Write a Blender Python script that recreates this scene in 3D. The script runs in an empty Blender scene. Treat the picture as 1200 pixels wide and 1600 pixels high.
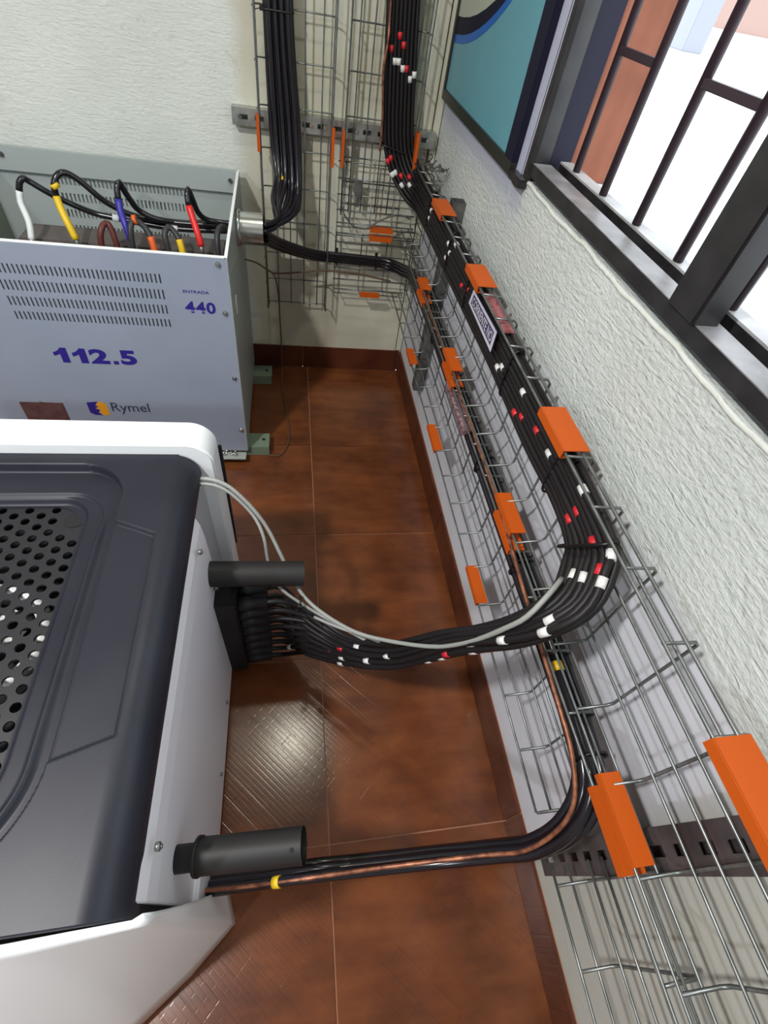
import bpy, bmesh, math, random
from mathutils import Vector, Matrix, Euler

random.seed(7)
scene = bpy.context.scene
COL = scene.collection

# ------------------------------------------------------------------ camera
cam_data = bpy.data.cameras.new('camera')
cam = bpy.data.objects.new('camera', cam_data)
COL.objects.link(cam)
cam.location = (-0.51007, -2.03819, 1.36169)
cam.rotation_euler = (0.7003, -0.1317, -0.1271)
cam_data.sensor_fit = 'VERTICAL'
cam_data.sensor_height = 36.0
cam_data.lens = 36.0 * 758.2 / 1600.0
cam_data.clip_start = 0.02
scene.camera = cam

# ------------------------------------------------------------------ world and lights
world = bpy.data.worlds.new('daylight')
scene.world = world
world.use_nodes = True
bg = world.node_tree.nodes['Background']
bg.inputs[0].default_value = (0.86, 0.93, 1.0, 1)
bg.inputs[1].default_value = 3.0


def area(name, loc, target, size, power, color, spread=180):
    d = bpy.data.lights.new(name, 'AREA')
    d.shape = 'DISK'
    d.size = size
    d.energy = power
    d.color = color
    d.spread = math.radians(spread)
    o = bpy.data.objects.new(name, d)
    COL.objects.link(o)
    o.location = loc
    o.rotation_euler = (Vector(target) - Vector(loc)).to_track_quat('-Z', 'Y').to_euler()
    return o


area('ceiling_lamp', (-1.50, -2.05, 2.40), (-1.35, -1.95, 0), 0.16, 47, (1.0, 0.99, 0.975))
area('ceiling_lamp', (-2.3, -3.5, 2.30), (-1.5, -2.4, 0.3), 0.16, 28, (0.86, 0.93, 1.0))
area('ceiling_lamp', (-0.556, -1.0, 2.55), (-0.556, -1.0, 0), 0.09, 7, (1.0, 0.97, 0.80))

vs = scene.view_settings
vs.view_transform = 'Standard'
vs.look = 'None'
vs.exposure = 0.0
vs.gamma = 1.0
vs.use_curve_mapping = False


# ------------------------------------------------------------------ materials
def mat(name, color, rough=0.5, metal=0.0, spec=0.5, emit=None):
    m = bpy.data.materials.new(name)
    m.use_nodes = True
    b = m.node_tree.nodes['Principled BSDF']
    b.inputs['Base Color'].default_value = (*color, 1)
    b.inputs['Roughness'].default_value = rough
    b.inputs['Metallic'].default_value = metal
    b.inputs['Specular IOR Level'].default_value = spec
    return m


def nodes_of(m):
    nt = m.node_tree
    return nt, nt.nodes, nt.links, nt.nodes['Principled BSDF']


def add_noise(m, c1, c2, scale=8.0, stretch=(1, 1, 1), bump=0.0, bscale=40.0, bstretch=(1, 1, 1), dist=0.004,
              lo=0.35, hi=0.65, detail=4):
    nt, N, L, b = nodes_of(m)
    tc = N.new('ShaderNodeTexCoord')
    mp = N.new('ShaderNodeMapping')
    mp.inputs['Scale'].default_value = stretch
    L.new(tc.outputs['Object'], mp.inputs['Vector'])
    no = N.new('ShaderNodeTexNoise')
    no.inputs['Scale'].default_value = scale
    no.inputs['Detail'].default_value = detail
    L.new(mp.outputs[0], no.inputs['Vector'])
    cr = N.new('ShaderNodeValToRGB')
    cr.color_ramp.elements[0].position = lo
    cr.color_ramp.elements[1].position = hi
    cr.color_ramp.elements[0].color = (*c1, 1)
    cr.color_ramp.elements[1].color = (*c2, 1)
    L.new(no.outputs[0], cr.inputs[0])
    L.new(cr.outputs[0], b.inputs['Base Color'])
    if bump > 0:
        mp2 = N.new('ShaderNodeMapping')
        mp2.inputs['Scale'].default_value = bstretch
        L.new(tc.outputs['Object'], mp2.inputs['Vector'])
        n2 = N.new('ShaderNodeTexNoise')
        n2.inputs['Scale'].default_value = bscale
        n2.inputs['Detail'].default_value = 5
        L.new(mp2.outputs[0], n2.inputs['Vector'])
        bp = N.new('ShaderNodeBump')
        bp.inputs['Strength'].default_value = bump
        bp.inputs['Distance'].default_value = dist
        L.new(n2.outputs[0], bp.inputs['Height'])
        L.new(bp.outputs[0], b.inputs['Normal'])
    return m


M = {}
M['galv'] = add_noise(mat('galvanised_wire', (0.2, 0.21, 0.2), 0.38, 0.75), (0.15, 0.165, 0.16), (0.27, 0.285, 0.28), 30)
M['strut'] = add_noise(mat('strut_steel', (0.15, 0.15, 0.145), 0.5, 0.5), (0.10, 0.10, 0.098), (0.17, 0.17, 0.165), 25)
M['strut_brown'] = add_noise(mat('strut_dull', (0.09, 0.08, 0.08), 0.5, 0.4), (0.055, 0.048, 0.05), (0.12, 0.10, 0.10), 18)
M['rail'] = add_noise(mat('rail_steel', (0.42, 0.44, 0.42), 0.35, 0.8), (0.30, 0.32, 0.30), (0.5, 0.52, 0.5), 25)
M['cable'] = mat('black_cable', (0.011, 0.009, 0.010), 0.5, 0, 0.35)
M['cable2'] = mat('thick_black_cable', (0.009, 0.008, 0.012), 0.22, 0, 0.6)
M['tie'] = mat('zip_tie_black', (0.006, 0.006, 0.007), 0.4)
M['orange'] = mat('orange_plastic', (0.55, 0.092, 0.006), 0.5, 0, 0.3)
M['white_mark'] = mat('white_marker', (0.75, 0.75, 0.73), 0.5)
M['red_mark'] = mat('red_marker', (0.62, 0.02, 0.03), 0.5)
M['yellow'] = mat('yellow_sleeve', (0.75, 0.50, 0.015), 0.45)
M['red'] = mat('red_sleeve', (0.70, 0.02, 0.02), 0.4)
M['blue'] = mat('blue_sleeve', (0.03, 0.025, 0.30), 0.45)
M['whites'] = mat('white_sleeve', (0.70, 0.74, 0.74), 0.45)
M['orange2'] = mat('orange_sleeve', (0.75, 0.12, 0.02), 0.5)
M['brown'] = mat('brown_sleeve', (0.10, 0.02, 0.015), 0.5)
M['darkgrey'] = mat('dark_grey_sleeve', (0.03, 0.03, 0.035), 0.5)
M['grey_cable'] = mat('grey_network_cable', (0.30, 0.31, 0.29), 0.5)
M['copper'] = add_noise(mat('copper_strand', (0.30, 0.11, 0.06), 0.45, 0.5), (0.13, 0.045, 0.03), (0.42, 0.17, 0.09), 60)
M['brown_wire'] = mat('brown_wire', (0.10, 0.055, 0.03), 0.6)
M['ups_white'] = mat('white_shell', (0.78, 0.78, 0.83), 0.38)
M['ups_rim'] = mat('white_rim', (0.87, 0.90, 0.91), 0.35)
M['ups_grey'] = mat('grey_recess', (0.38, 0.38, 0.40), 0.5)
M['ups_black'] = add_noise(mat('black_cover', (0.022, 0.022, 0.026), 0.42, 0, 0.3), (0.013, 0.014, 0.022), (0.020, 0.021, 0.030), 6,
                           bump=0.08, bscale=900, dist=0.0006)
M['ups_grille'] = mat('black_grille', (0.016, 0.016, 0.019), 0.42)
M['inner_dark'] = mat('inner_dark', (0.006, 0.006, 0.007), 0.8)
M['inner_white'] = mat('inner_white', (0.75, 0.76, 0.74), 0.4)
M['tube'] = mat('dark_grey_tube', (0.017, 0.016, 0.016), 0.55, 0, 0.35)
M['block'] = mat('black_connector', (0.008, 0.008, 0.01), 0.55)
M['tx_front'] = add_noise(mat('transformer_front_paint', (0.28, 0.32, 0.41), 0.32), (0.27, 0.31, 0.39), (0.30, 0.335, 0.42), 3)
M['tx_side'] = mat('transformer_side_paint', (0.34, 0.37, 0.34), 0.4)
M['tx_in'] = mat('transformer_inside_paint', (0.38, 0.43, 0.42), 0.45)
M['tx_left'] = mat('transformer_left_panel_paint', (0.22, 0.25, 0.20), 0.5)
M['tx_foot'] = mat('green_grey_foot', (0.17, 0.23, 0.16), 0.45)
M['core'] = mat('core_iron', (0.10, 0.085, 0.08), 0.6)
M['coil'] = mat('coil_wrap', (0.42, 0.42, 0.40), 0.7)
M['chrome'] = mat('bright_steel', (0.6, 0.62, 0.6), 0.2, 0.95)
M['ink'] = mat('blue_lettering', (0.025, 0.015, 0.22), 0.4)
M['ink_grey'] = mat('grey_lettering', (0.035, 0.05, 0.10), 0.4)
M['amber'] = mat('amber_ink', (0.75, 0.33, 0.02), 0.4)
M['plate'] = add_noise(mat('name_plate', (0.10, 0.05, 0.05), 0.3), (0.09, 0.04, 0.045), (0.13, 0.07, 0.065), 40)
M['frame'] = add_noise(mat('window_frame_black', (0.02, 0.018, 0.02), 0.35), (0.014, 0.013, 0.014), (0.028, 0.026, 0.027), 20)
M['bar'] = mat('window_bar_dark', (0.035, 0.02, 0.028), 0.45)
M['sill_grey'] = add_noise(mat('sill_grey_paint', (0.28, 0.28, 0.29), 0.4), (0.14, 0.135, 0.135), (0.27, 0.26, 0.275), 18)
M['sill_light'] = add_noise(mat('sill_light_paint', (0.42, 0.41, 0.41), 0.45), (0.3, 0.3, 0.3), (0.45, 0.45, 0.45), 14)
M['poster_teal'] = add_noise(mat('poster_teal', (0.12, 0.34, 0.42), 0.4), (0.115, 0.33, 0.41), (0.135, 0.36, 0.43), 5)
M['poster_blue'] = mat('poster_blue', (0.01, 0.12, 0.48), 0.4)
M['poster_navy'] = mat('poster_navy', (0.008, 0.008, 0.024), 0.65, 0, 0.25)
M['poster_pale'] = mat('poster_pale', (0.42, 0.46, 0.38), 0.4)
M['poster_frame'] = mat('poster_frame_black', (0.02, 0.022, 0.018), 0.4)
M['orange_wall'] = add_noise(mat('orange_masonry_paint', (0.25, 0.07, 0.03), 0.8), (0.235, 0.078, 0.042), (0.29, 0.10, 0.055), 10)
M['lavender'] = mat('pale_pillar_paint', (0.34, 0.35, 0.41), 0.7)
M['pavement'] = add_noise(mat('street_concrete', (0.7, 0.7, 0.68), 0.9), (0.62, 0.62, 0.6), (0.78, 0.78, 0.76), 2)
M['pinkwall'] = mat('far_house_paint', (0.42, 0.28, 0.24), 0.9)
M['leaf'] = mat('fallen_leaf', (0.22, 0.17, 0.15), 0.8)
M['ceil'] = mat('ceiling_paint', (0.7, 0.7, 0.66), 0.9)
M['sign_white'] = mat('sign_white', (0.66, 0.62, 0.74), 0.4)
M['sign_navy'] = mat('sign_navy', (0.06, 0.06, 0.12), 0.4)
M['sign_red'] = add_noise(mat('sign_red', (0.35, 0.07, 0.08), 0.4), (0.22, 0.04, 0.05), (0.42, 0.16, 0.17), 90)
M['tape_pink'] = add_noise(mat('printed_tape', (0.25, 0.14, 0.15), 0.3), (0.10, 0.045, 0.055), (0.30, 0.2, 0.22), 110)
M['grout'] = mat('floor_grout', (0.36, 0.17, 0.10), 0.8)
M['plaster_edge'] = add_noise(mat('plaster_edge', (0.62, 0.62, 0.52), 0.8), (0.62, 0.64, 0.59), (0.70, 0.72, 0.68), 14,
                              bump=0.8, bscale=60, dist=0.004)


def wall_material(name, horiz_axis, rough_from_z=None, cream_from_x=None):
    """painted plaster: rough combed plaster + smoother zone, split by height or by width"""
    m = mat(name, (0.7, 0.7, 0.66), 0.75)
    nt, N, L, b = nodes_of(m)
    tc = N.new('ShaderNodeTexCoord')
    sep = N.new('ShaderNodeSeparateXYZ')
    L.new(tc.outputs['Object'], sep.inputs[0])
    mp = N.new('ShaderNodeMapping')
    sc = [24.0, 24.0, 130.0]
    mp.inputs['Scale'].default_value = sc
    L.new(tc.outputs['Object'], mp.inputs['Vector'])
    comb = N.new('ShaderNodeTexNoise')
    comb.inputs['Scale'].default_value = 1.0
    comb.inputs['Detail'].default_value = 5
    comb.inputs['Distortion'].default_value = 0.9
    L.new(mp.outputs[0], comb.inputs['Vector'])
    lump = N.new('ShaderNodeTexNoise')
    lump.inputs['Scale'].default_value = 90
    lump.inputs['Detail'].default_value = 4
    L.new(tc.outputs['Object'], lump.inputs['Vector'])
    add = N.new('ShaderNodeMath')
    add.operation = 'ADD'
    L.new(comb.outputs[0], add.inputs[0])
    L.new(lump.outputs[0], add.inputs[1])
    # mask of the rough zone
    big = N.new('ShaderNodeTexNoise')
    big.inputs['Scale'].default_value = 6
    big.inputs['Detail'].default_value = 3
    L.new(tc.outputs['Object'], big.inputs['Vector'])
    off = N.new('ShaderNodeMath')
    off.operation = 'MULTIPLY_ADD'
    off.inputs[1].default_value = 0.10
    mr = N.new('ShaderNodeMapRange')
    if rough_from_z is not None:
        L.new(big.outputs[0], off.inputs[0])
        L.new(sep.outputs['Z'], off.inputs[2])
        L.new(off.outputs[0], mr.inputs[0])
        mr.inputs[1].default_value = rough_from_z + 0.03
        mr.inputs[2].default_value = rough_from_z + 0.07
    else:
        L.new(big.outputs[0], off.inputs[0])
        L.new(sep.outputs['X'], off.inputs[2])
        L.new(off.outputs[0], mr.inputs[0])
        mr.inputs[1].default_value = cream_from_x + 0.07
        mr.inputs[2].default_value = cream_from_x + 0.02
    # patchiness of colour
    patch = N.new('ShaderNodeTexNoise')
    patch.inputs['Scale'].default_value = 2.6
    patch.inputs['Detail'].default_value = 6
    L.new(tc.outputs['Object'], patch.inputs['Vector'])
    r1 = N.new('ShaderNodeValToRGB')
    r2 = N.new('ShaderNodeValToRGB')
    for r in (r1, r2):
        r.color_ramp.elements[0].position = 0.38
        r.color_ramp.elements[1].position = 0.62
        L.new(patch.outputs[0], r.inputs[0])
    if rough_from_z is not None:
        r1.color_ramp.elements[0].color = (0.56, 0.57, 0.61, 1)
        r1.color_ramp.elements[1].color = (0.63, 0.64, 0.69, 1)
        r2.color_ramp.elements[0].color = (0.57, 0.61, 0.585, 1)
        r2.color_ramp.elements[1].color = (0.66, 0.70, 0.67, 1)
    else:
        r1.color_ramp.elements[0].color = (0.50, 0.48, 0.37, 1)
        r1.color_ramp.elements[1].color = (0.64, 0.63, 0.52, 1)
        r2.color_ramp.elements[0].color = (0.62, 0.65, 0.61, 1)
        r2.color_ramp.elements[1].color = (0.70, 0.735, 0.69, 1)
    mix = N.new('ShaderNodeMix')
    mix.data_type = 'RGBA'
    L.new(mr.outputs[0], mix.inputs[0])
    L.new(r1.outputs[0], mix.inputs[6])
    L.new(r2.outputs[0], mix.inputs[7])
    if rough_from_z is not None:
        # smoother lavender paint around the board, towards the corner
        ym = N.new('ShaderNodeMath')
        ym.operation = 'MULTIPLY_ADD'
        ym.inputs[1].default_value = 0.12
        L.new(big.outputs[0], ym.inputs[0])
        L.new(sep.outputs['Y'], ym.inputs[2])
        my = N.new('ShaderNodeMapRange')
        L.new(ym.outputs[0], my.inputs[0])
        my.inputs[1].default_value = -0.81
        my.inputs[2].default_value = -0.77
        mz = N.new('ShaderNodeMapRange')
        L.new(sep.outputs['Z'], mz.inputs[0])
        mz.inputs[1].default_value = 0.95
        mz.inputs[2].default_value = 1.05
        mm_ = N.new('ShaderNodeMath')
        mm_.operation = 'MULTIPLY'
        L.new(my.outputs[0], mm_.inputs[0])
        L.new(mz.outputs[0], mm_.inputs[1])
        mix3 = N.new('ShaderNodeMix')
        mix3.data_type = 'RGBA'
        L.new(mm_.outputs[0], mix3.inputs[0])
        L.new(mix.outputs[2], mix3.inputs[6])
        mix3.inputs[7].default_value = (0.42, 0.44, 0.56, 1)
        yb = N.new('ShaderNodeMapRange')  # near end of the wall: shade put into the colour as beige
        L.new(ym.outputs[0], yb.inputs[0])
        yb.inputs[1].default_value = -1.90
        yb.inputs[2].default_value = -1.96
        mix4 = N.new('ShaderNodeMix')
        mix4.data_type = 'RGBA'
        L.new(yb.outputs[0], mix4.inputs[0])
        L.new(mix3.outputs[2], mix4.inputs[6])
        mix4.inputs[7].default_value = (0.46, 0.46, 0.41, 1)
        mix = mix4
        inv = N.new('ShaderNodeMath')
        inv.operation = 'SUBTRACT'
        inv.use_clamp = True
        L.new(mr.outputs[0], inv.inputs[0])
        L.new(mm_.outputs[0], inv.inputs[1])
        mr = inv
    # grime close to the floor and a few mould stains (they belong to the wall)
    st = N.new('ShaderNodeTexNoise')
    st.inputs['Scale'].default_value = 7
    st.inputs['Detail'].default_value = 7
    st.inputs['Roughness'].default_value = 0.7
    L.new(tc.outputs['Object'], st.inputs['Vector'])
    sr = N.new('ShaderNodeValToRGB')
    sr.color_ramp.elements[0].position = 0.60
    sr.color_ramp.elements[1].position = 0.78
    sr.color_ramp.elements[0].color = (1, 1, 1, 1)
    sr.color_ramp.elements[1].color = (0.62, 0.60, 0.50, 1)
    L.new(st.outputs[0], sr.inputs[0])
    mul = N.new('ShaderNodeMix')
    mul.data_type = 'RGBA'
    mul.blend_type = 'MULTIPLY'
    mul.inputs[0].default_value = 1.0 if rough_from_z is None else 0.5
    L.new(mix.outputs[2], mul.inputs[6])
    L.new(sr.outputs[0], mul.inputs[7])
    L.new(mul.outputs[2], b.inputs['Base Color'])
    # relief
    amp = N.new('ShaderNodeMapRange')
    L.new(mr.outputs[0], amp.inputs[0])
    amp.inputs[3].default_value = 0.12
    amp.inputs[4].default_value = 1.0
    bp = N.new('ShaderNodeBump')
    bp.inputs['Distance'].default_value = 0.0034 if rough_from_z is not None else 0.0022
    L.new(amp.outputs[0], bp.inputs['Strength'])
    L.new(add.outputs[0], bp.inputs['Height'])
    L.new(bp.outputs[0], b.inputs['Normal'])
    return m


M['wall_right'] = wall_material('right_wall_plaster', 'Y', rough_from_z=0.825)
M['wall_back'] = wall_material('back_wall_plaster', 'X', cream_from_x=-0.66)
M['wall_plain'] = mat('plain_wall_paint', (0.62, 0.62, 0.58), 0.8)


def tile_material(name, dark, light, rough=0.22):
    m = mat(name, light, rough)
    nt, N, L, b = nodes_of(m)
    tc = N.new('ShaderNodeTexCoord')
    info = N.new('ShaderNodeObjectInfo')
    mp = N.new('ShaderNodeMapping')
    mp.inputs['Rotation'].default_value = (0, 0, math.radians(45))
    L.new(tc.outputs['Object'], mp.inputs['Vector'])
    br = N.new('ShaderNodeTexBrick')
    br.inputs['Scale'].default_value = 1.0
    br.inputs['Brick Width'].default_value = 0.16
    br.inputs['Row Height'].default_value = 0.04
    br.inputs['Mortar Size'].default_value = 0.0018
    br.inputs['Mortar Smooth'].default_value = 0.6
    br.offset = 0.5
    br.inputs['Color1'].default_value = (0.25, 0.25, 0.25, 1)
    br.inputs['Color2'].default_value = (0.8, 0.8, 0.8, 1)
    br.inputs['Mortar'].default_value = (0.1, 0.1, 0.1, 1)
    L.new(mp.outputs[0], br.inputs['Vector'])
    mp2 = N.new('ShaderNodeMapping')
    mp2.inputs['Rotation'].default_value = (0, 0, math.radians(45))
    mp2.inputs['Scale'].default_value = (7, 26, 10)
    L.new(tc.outputs['Object'], mp2.inputs['Vector'])
    no = N.new('ShaderNodeTexNoise')
    no.inputs['Scale'].default_value = 1.0
    no.inputs['Detail'].default_value = 5
    L.new(mp2.outputs[0], no.inputs['Vector'])
    mp3 = N.new('ShaderNodeVectorMath')
    mp3.operation = 'ADD'
    L.new(tc.outputs['Object'], mp3.inputs[0])
    L.new(info.outputs['Random'], mp3.inputs[1])
    n3 = N.new('ShaderNodeTexNoise')
    n3.inputs['Scale'].default_value = 6.5
    n3.inputs['Detail'].default_value = 5
    L.new(mp3.outputs[0], n3.inputs['Vector'])
    a = N.new('ShaderNodeMix')
    a.data_type = 'FLOAT'
    a.inputs[0].default_value = 0.6
    L.new(no.outputs[0], a.inputs[2])
    L.new(n3.outputs[0], a.inputs[3])
    a2 = N.new('ShaderNodeMix')
    a2.data_type = 'FLOAT'
    a2.inputs[0].default_value = 0.06
    L.new(a.outputs[0], a2.inputs[2])
    L.new(br.outputs[0], a2.inputs[3])
    cr = N.new('ShaderNodeValToRGB')
    cr.color_ramp.elements[0].position = 0.36
    cr.color_ramp.elements[1].position = 0.66
    cr.color_ramp.elements[0].color = (*dark, 1)
    cr.color_ramp.elements[1].color = (*light, 1)
    L.new(a2.outputs[0], cr.inputs[0])
    L.new(cr.outputs[0], b.inputs['Base Color'])
    bp = N.new('ShaderNodeBump')
    bp.inputs['Strength'].default_value = 0.25
    bp.inputs['Distance'].default_value = 0.0008
    L.new(br.outputs[0], bp.inputs['Height'])
    fine = N.new('ShaderNodeTexBrick')
    fine.inputs['Scale'].default_value = 1.0
    fine.inputs['Brick Width'].default_value = 0.045
    fine.inputs['Row Height'].default_value = 0.0105
    fine.inputs['Mortar Size'].default_value = 0.0022
    fine.inputs['Mortar Smooth'].default_value = 1.0
    fine.inputs['Mortar'].default_value = (0, 0, 0, 1)
    fine.inputs['Color1'].default_value = (1, 1, 1, 1)
    fine.inputs['Color2'].default_value = (0.7, 0.7, 0.7, 1)
    L.new(mp.outputs[0], fine.inputs['Vector'])
    bp2 = N.new('ShaderNodeBump')
    bp2.inputs['Strength'].default_value = 0.10
    bp2.inputs['Distance'].default_value = 0.0006
    L.new(fine.outputs[0], bp2.inputs['Height'])
    L.new(bp.outputs[0], bp2.inputs['Normal'])
    L.new(bp2.outputs[0], b.inputs['Normal'])
    return m


M['tile'] = tile_material('red_brown_floor_tile', (0.09, 0.025, 0.010), (0.205, 0.064, 0.020), 0.2)
M['base_tile'] = tile_material('dark_baseboard_tile', (0.055, 0.014, 0.007), (0.12, 0.032, 0.013), 0.3)


# ------------------------------------------------------------------ mesh helpers
class MB:
    def __init__(self):
        self.v = []
        self.f = []
        self.s = []

    def add(self, verts, faces, smooth=False):
        n = len(self.v)
        self.v += [tuple(p) for p in verts]
        self.f += [tuple(i + n for i in f) for f in faces]
        self.s += [smooth] * len(faces)
        return self

    def box(self, x0, y0, z0, x1, y1, z1):
        x0, x1 = min(x0, x1), max(x0, x1)
        y0, y1 = min(y0, y1), max(y0, y1)
        z0, z1 = min(z0, z1), max(z0, z1)
        v = [(x0, y0, z0), (x1, y0, z0), (x1, y1, z0), (x0, y1, z0), (x0, y0, z1), (x1, y0, z1), (x1, y1, z1), (x0, y1, z1)]
        f = [(0, 3, 2, 1), (4, 5, 6, 7), (0, 1, 5, 4), (1, 2, 6, 5), (2, 3, 7, 6), (3, 0, 4, 7)]
        return self.add(v, f)

    def prism(self, poly, axis, a, b):
        """poly: 2-D outline in the two other axes, extruded along axis from a to b"""
        n = len(poly)

        def P(p, t):
            if axis == 'y':
                return (p[0], t, p[1])
            if axis == 'x':
                return (t, p[0], p[1])
            return (p[0], p[1], t)
        v = [P(p, a) for p in poly] + [P(p, b) for p in poly]
        f = [tuple(range(n)), tuple(range(2 * n - 1, n - 1, -1))]
        f += [(i, i + n, (i + 1) % n + n, (i + 1) % n) for i in range(n)]
        return self.add(v, f)

    def tube(self, pts, r, seg=8, caps=True):
        pts = [Vector(p) for p in pts]
        n = len(pts)
        rs = r if isinstance(r, (list, tuple)) else [r] * n
        tang = []
        for i in range(n):
            t = pts[min(i + 1, n - 1)] - pts[max(i - 1, 0)]
            tang.append(t.normalized() if t.length > 1e-9 else Vector((0, 0, 1)))
        ref = Vector((0, 0, 1)) if abs(tang[0].z) < 0.9 else Vector((1, 0, 0))
        u = tang[0].cross(ref).normalized()
        verts = []
        for i in range(n):
            u = (u - tang[i] * u.dot(tang[i]))
            u = u.normalized() if u.length > 1e-6 else tang[i].orthogonal().normalized()
            w = tang[i].cross(u)
            for k in range(seg):
                a = 2 * math.pi * k / seg
                verts.append(pts[i] + (u * math.cos(a) + w * math.sin(a)) * rs[i])
        faces = []
        for i in range(n - 1):
            for k in range(seg):
                k2 = (k + 1) % seg
                faces.append((i * seg + k, i * seg + k2, (i + 1) * seg + k2, (i + 1) * seg + k))
        self.add(verts, faces, True)
        if caps:
            m = len(self.v) - len(verts)
            self.f.append(tuple(m + k for k in range(seg - 1, -1, -1)))
            self.s.append(False)
            self.f.append(tuple(m + (n - 1) * seg + k for k in range(seg)))
            self.s.append(False)
        return self

    def mesh(self, name, m, bevel=0.0):
        me = bpy.data.meshes.new(name)
        me.from_pydata(self.v, [], self.f)
        if m is not None:
            me.materials.append(m)
        me.polygons.foreach_set('use_smooth', self.s)
        me.update()
        if bevel > 0:
            bm = bmesh.new()
            bm.from_mesh(me)
            bmesh.ops.recalc_face_normals(bm, faces=bm.faces)
            bmesh.ops.bevel(bm, geom=[e for e in bm.edges if len(e.link_faces) == 2 and e.calc_face_angle(0) > 0.5],
                            offset=bevel, segments=2, affect='EDGES', clamp_overlap=True)
            bm.to_mesh(me)
            bm.free()
        return me

    def build(self, name, m, parent=None, bevel=0.0):
        return link(name, self.mesh(name, m, bevel), parent)


def link(name, me, parent=None):
    o = bpy.data.objects.new(name, me)
    COL.objects.link(o)
    if parent is not None:
        o.parent = parent
        o.matrix_parent_inverse = Matrix.Translation(-parent_world(parent))
    return o


def parent_world(p):
    v = Vector((0, 0, 0))
    while p is not None:
        v = v + Vector(p.location) + (p.matrix_parent_inverse.to_translation() if p.parent else Vector((0, 0, 0)))
        p = p.parent
    return v


def tag(o, label=None, cat=None, group=None, kind=None):
    if label:
        o['label'] = label
    if cat:
        o['category'] = cat
    if group:
        o['group'] = group
    if kind:
        o['kind'] = kind
    return o


def empty(name, loc, label=None, cat=None, group=None, kind=None):
    o = bpy.data.objects.new(name, None)
    COL.objects.link(o)
    o.location = loc
    o.empty_display_size = 0.05
    return tag(o, label, cat, group, kind)


def struct(o):
    o['kind'] = 'structure'
    return o


def cyl(p0, p1, r, seg=16):
    return MB().tube([p0, p1], r, seg)


#PATHS
def cr_spline(P, step=0.012):
    """Catmull-Rom through the points, centripetal enough for cables"""
    out = []
    n = len(P)
    for i in range(n - 1):
        p0 = P[max(i - 1, 0)]
        p1 = P[i]
        p2 = P[i + 1]
        p3 = P[min(i + 2, n - 1)]
        d = math.sqrt(sum((a - b) ** 2 for a, b in zip(p1, p2)))
        k = max(2, int(d / step))
        if d < 1e-6:
            continue
        for j in range(k):
            t = j / k
            q = []
            for a, b, c, e in zip(p0, p1, p2, p3):
                q.append(0.5 * (2 * b + (c - a) * t + (2 * a - 5 * b + 4 * c - e) * t * t + (3 * b - a - 3 * c + e) * t ** 3))
            out.append(tuple(q))
    out.append(tuple(P[-1]))
    return out


# nodes of the big control-cable bundle: (left/lower edge, right/upper edge, outward normal)
BUNDLE = [
    ((-0.252, -0.062, 1.62), (-0.150, -0.062, 1.62), (0, -1, 0)),
    ((-0.239, -0.062, 1.32), (-0.145, -0.062, 1.33), (0, -1, 0)),
    ((-0.222, -0.062, 1.085), (-0.122, -0.062, 1.09), (0, -1, 0)),
    ((-0.204, -0.062, 0.93), (-0.103, -0.062, 0.95), (0, -1, 0)),
    ((-0.172, -0.075, 0.845), (-0.085, -0.070, 0.90), (-0.3, -1, 0.1)),
    ((-0.110, -0.115, 0.780), (-0.068, -0.105, 0.872), (-0.8, -0.8, 0)),
    ((-0.066, -0.205, 0.758), (-0.062, -0.210, 0.866), (-1, 0, 0)),
    ((-0.062, -0.509, 0.763), (-0.062, -0.509, 0.868), (-1, 0, 0)),
    ((-0.062, -0.820, 0.770), (-0.062, -0.820, 0.868), (-1, 0, 0)),
    ((-0.062, -1.133, 0.773), (-0.062, -1.133, 0.870), (-1, 0, 0)),
    ((-0.062, -1.394, 0.774), (-0.062, -1.394, 0.870), (-1, 0, 0)),
    ((-0.064, -1.540, 0.784), (-0.064, -1.560, 0.872), (-1, 0, 0)),
    ((-0.068, -1.620, 0.773), (-0.068, -1.690, 0.866), (-1, 0, 0.1)),
    ((-0.085, -1.660, 0.765), (-0.082, -1.730, 0.850), (-0.9, 0.1, 0.3)),
    ((-0.112, -1.695, 0.750), (-0.108, -1.766, 0.818), (-0.8, 0.1, 0.5)),
    ((-0.150, -1.712, 0.715), (-0.140, -1.775, 0.775), (-0.6, 0.1, 0.8)),
    ((-0.190, -1.706, 0.652), (-0.175, -1.757, 0.690), (-0.4, 0.1, 0.9)),
    ((-0.245, -1.672, 0.545), (-0.225, -1.708, 0.552), (-0.4, 0.3, 0.9)),
    ((-0.320, -1.612, 0.385), (-0.305, -1.648, 0.350), (0, 0.3, 1)),
    ((-0.400, -1.545, 0.300), (-0.395, -1.585, 0.240), (0.1, 0.3, 1)),
    ((-0.480, -1.480, 0.318), (-0.478, -1.520, 0.150), (0.2, 0.3, 1)),
]
N_LANE = 8
CABLE_R = 0.0062


def norm3(a):
    l = math.sqrt(sum(x * x for x in a))
    return tuple(x / l for x in a)


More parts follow.
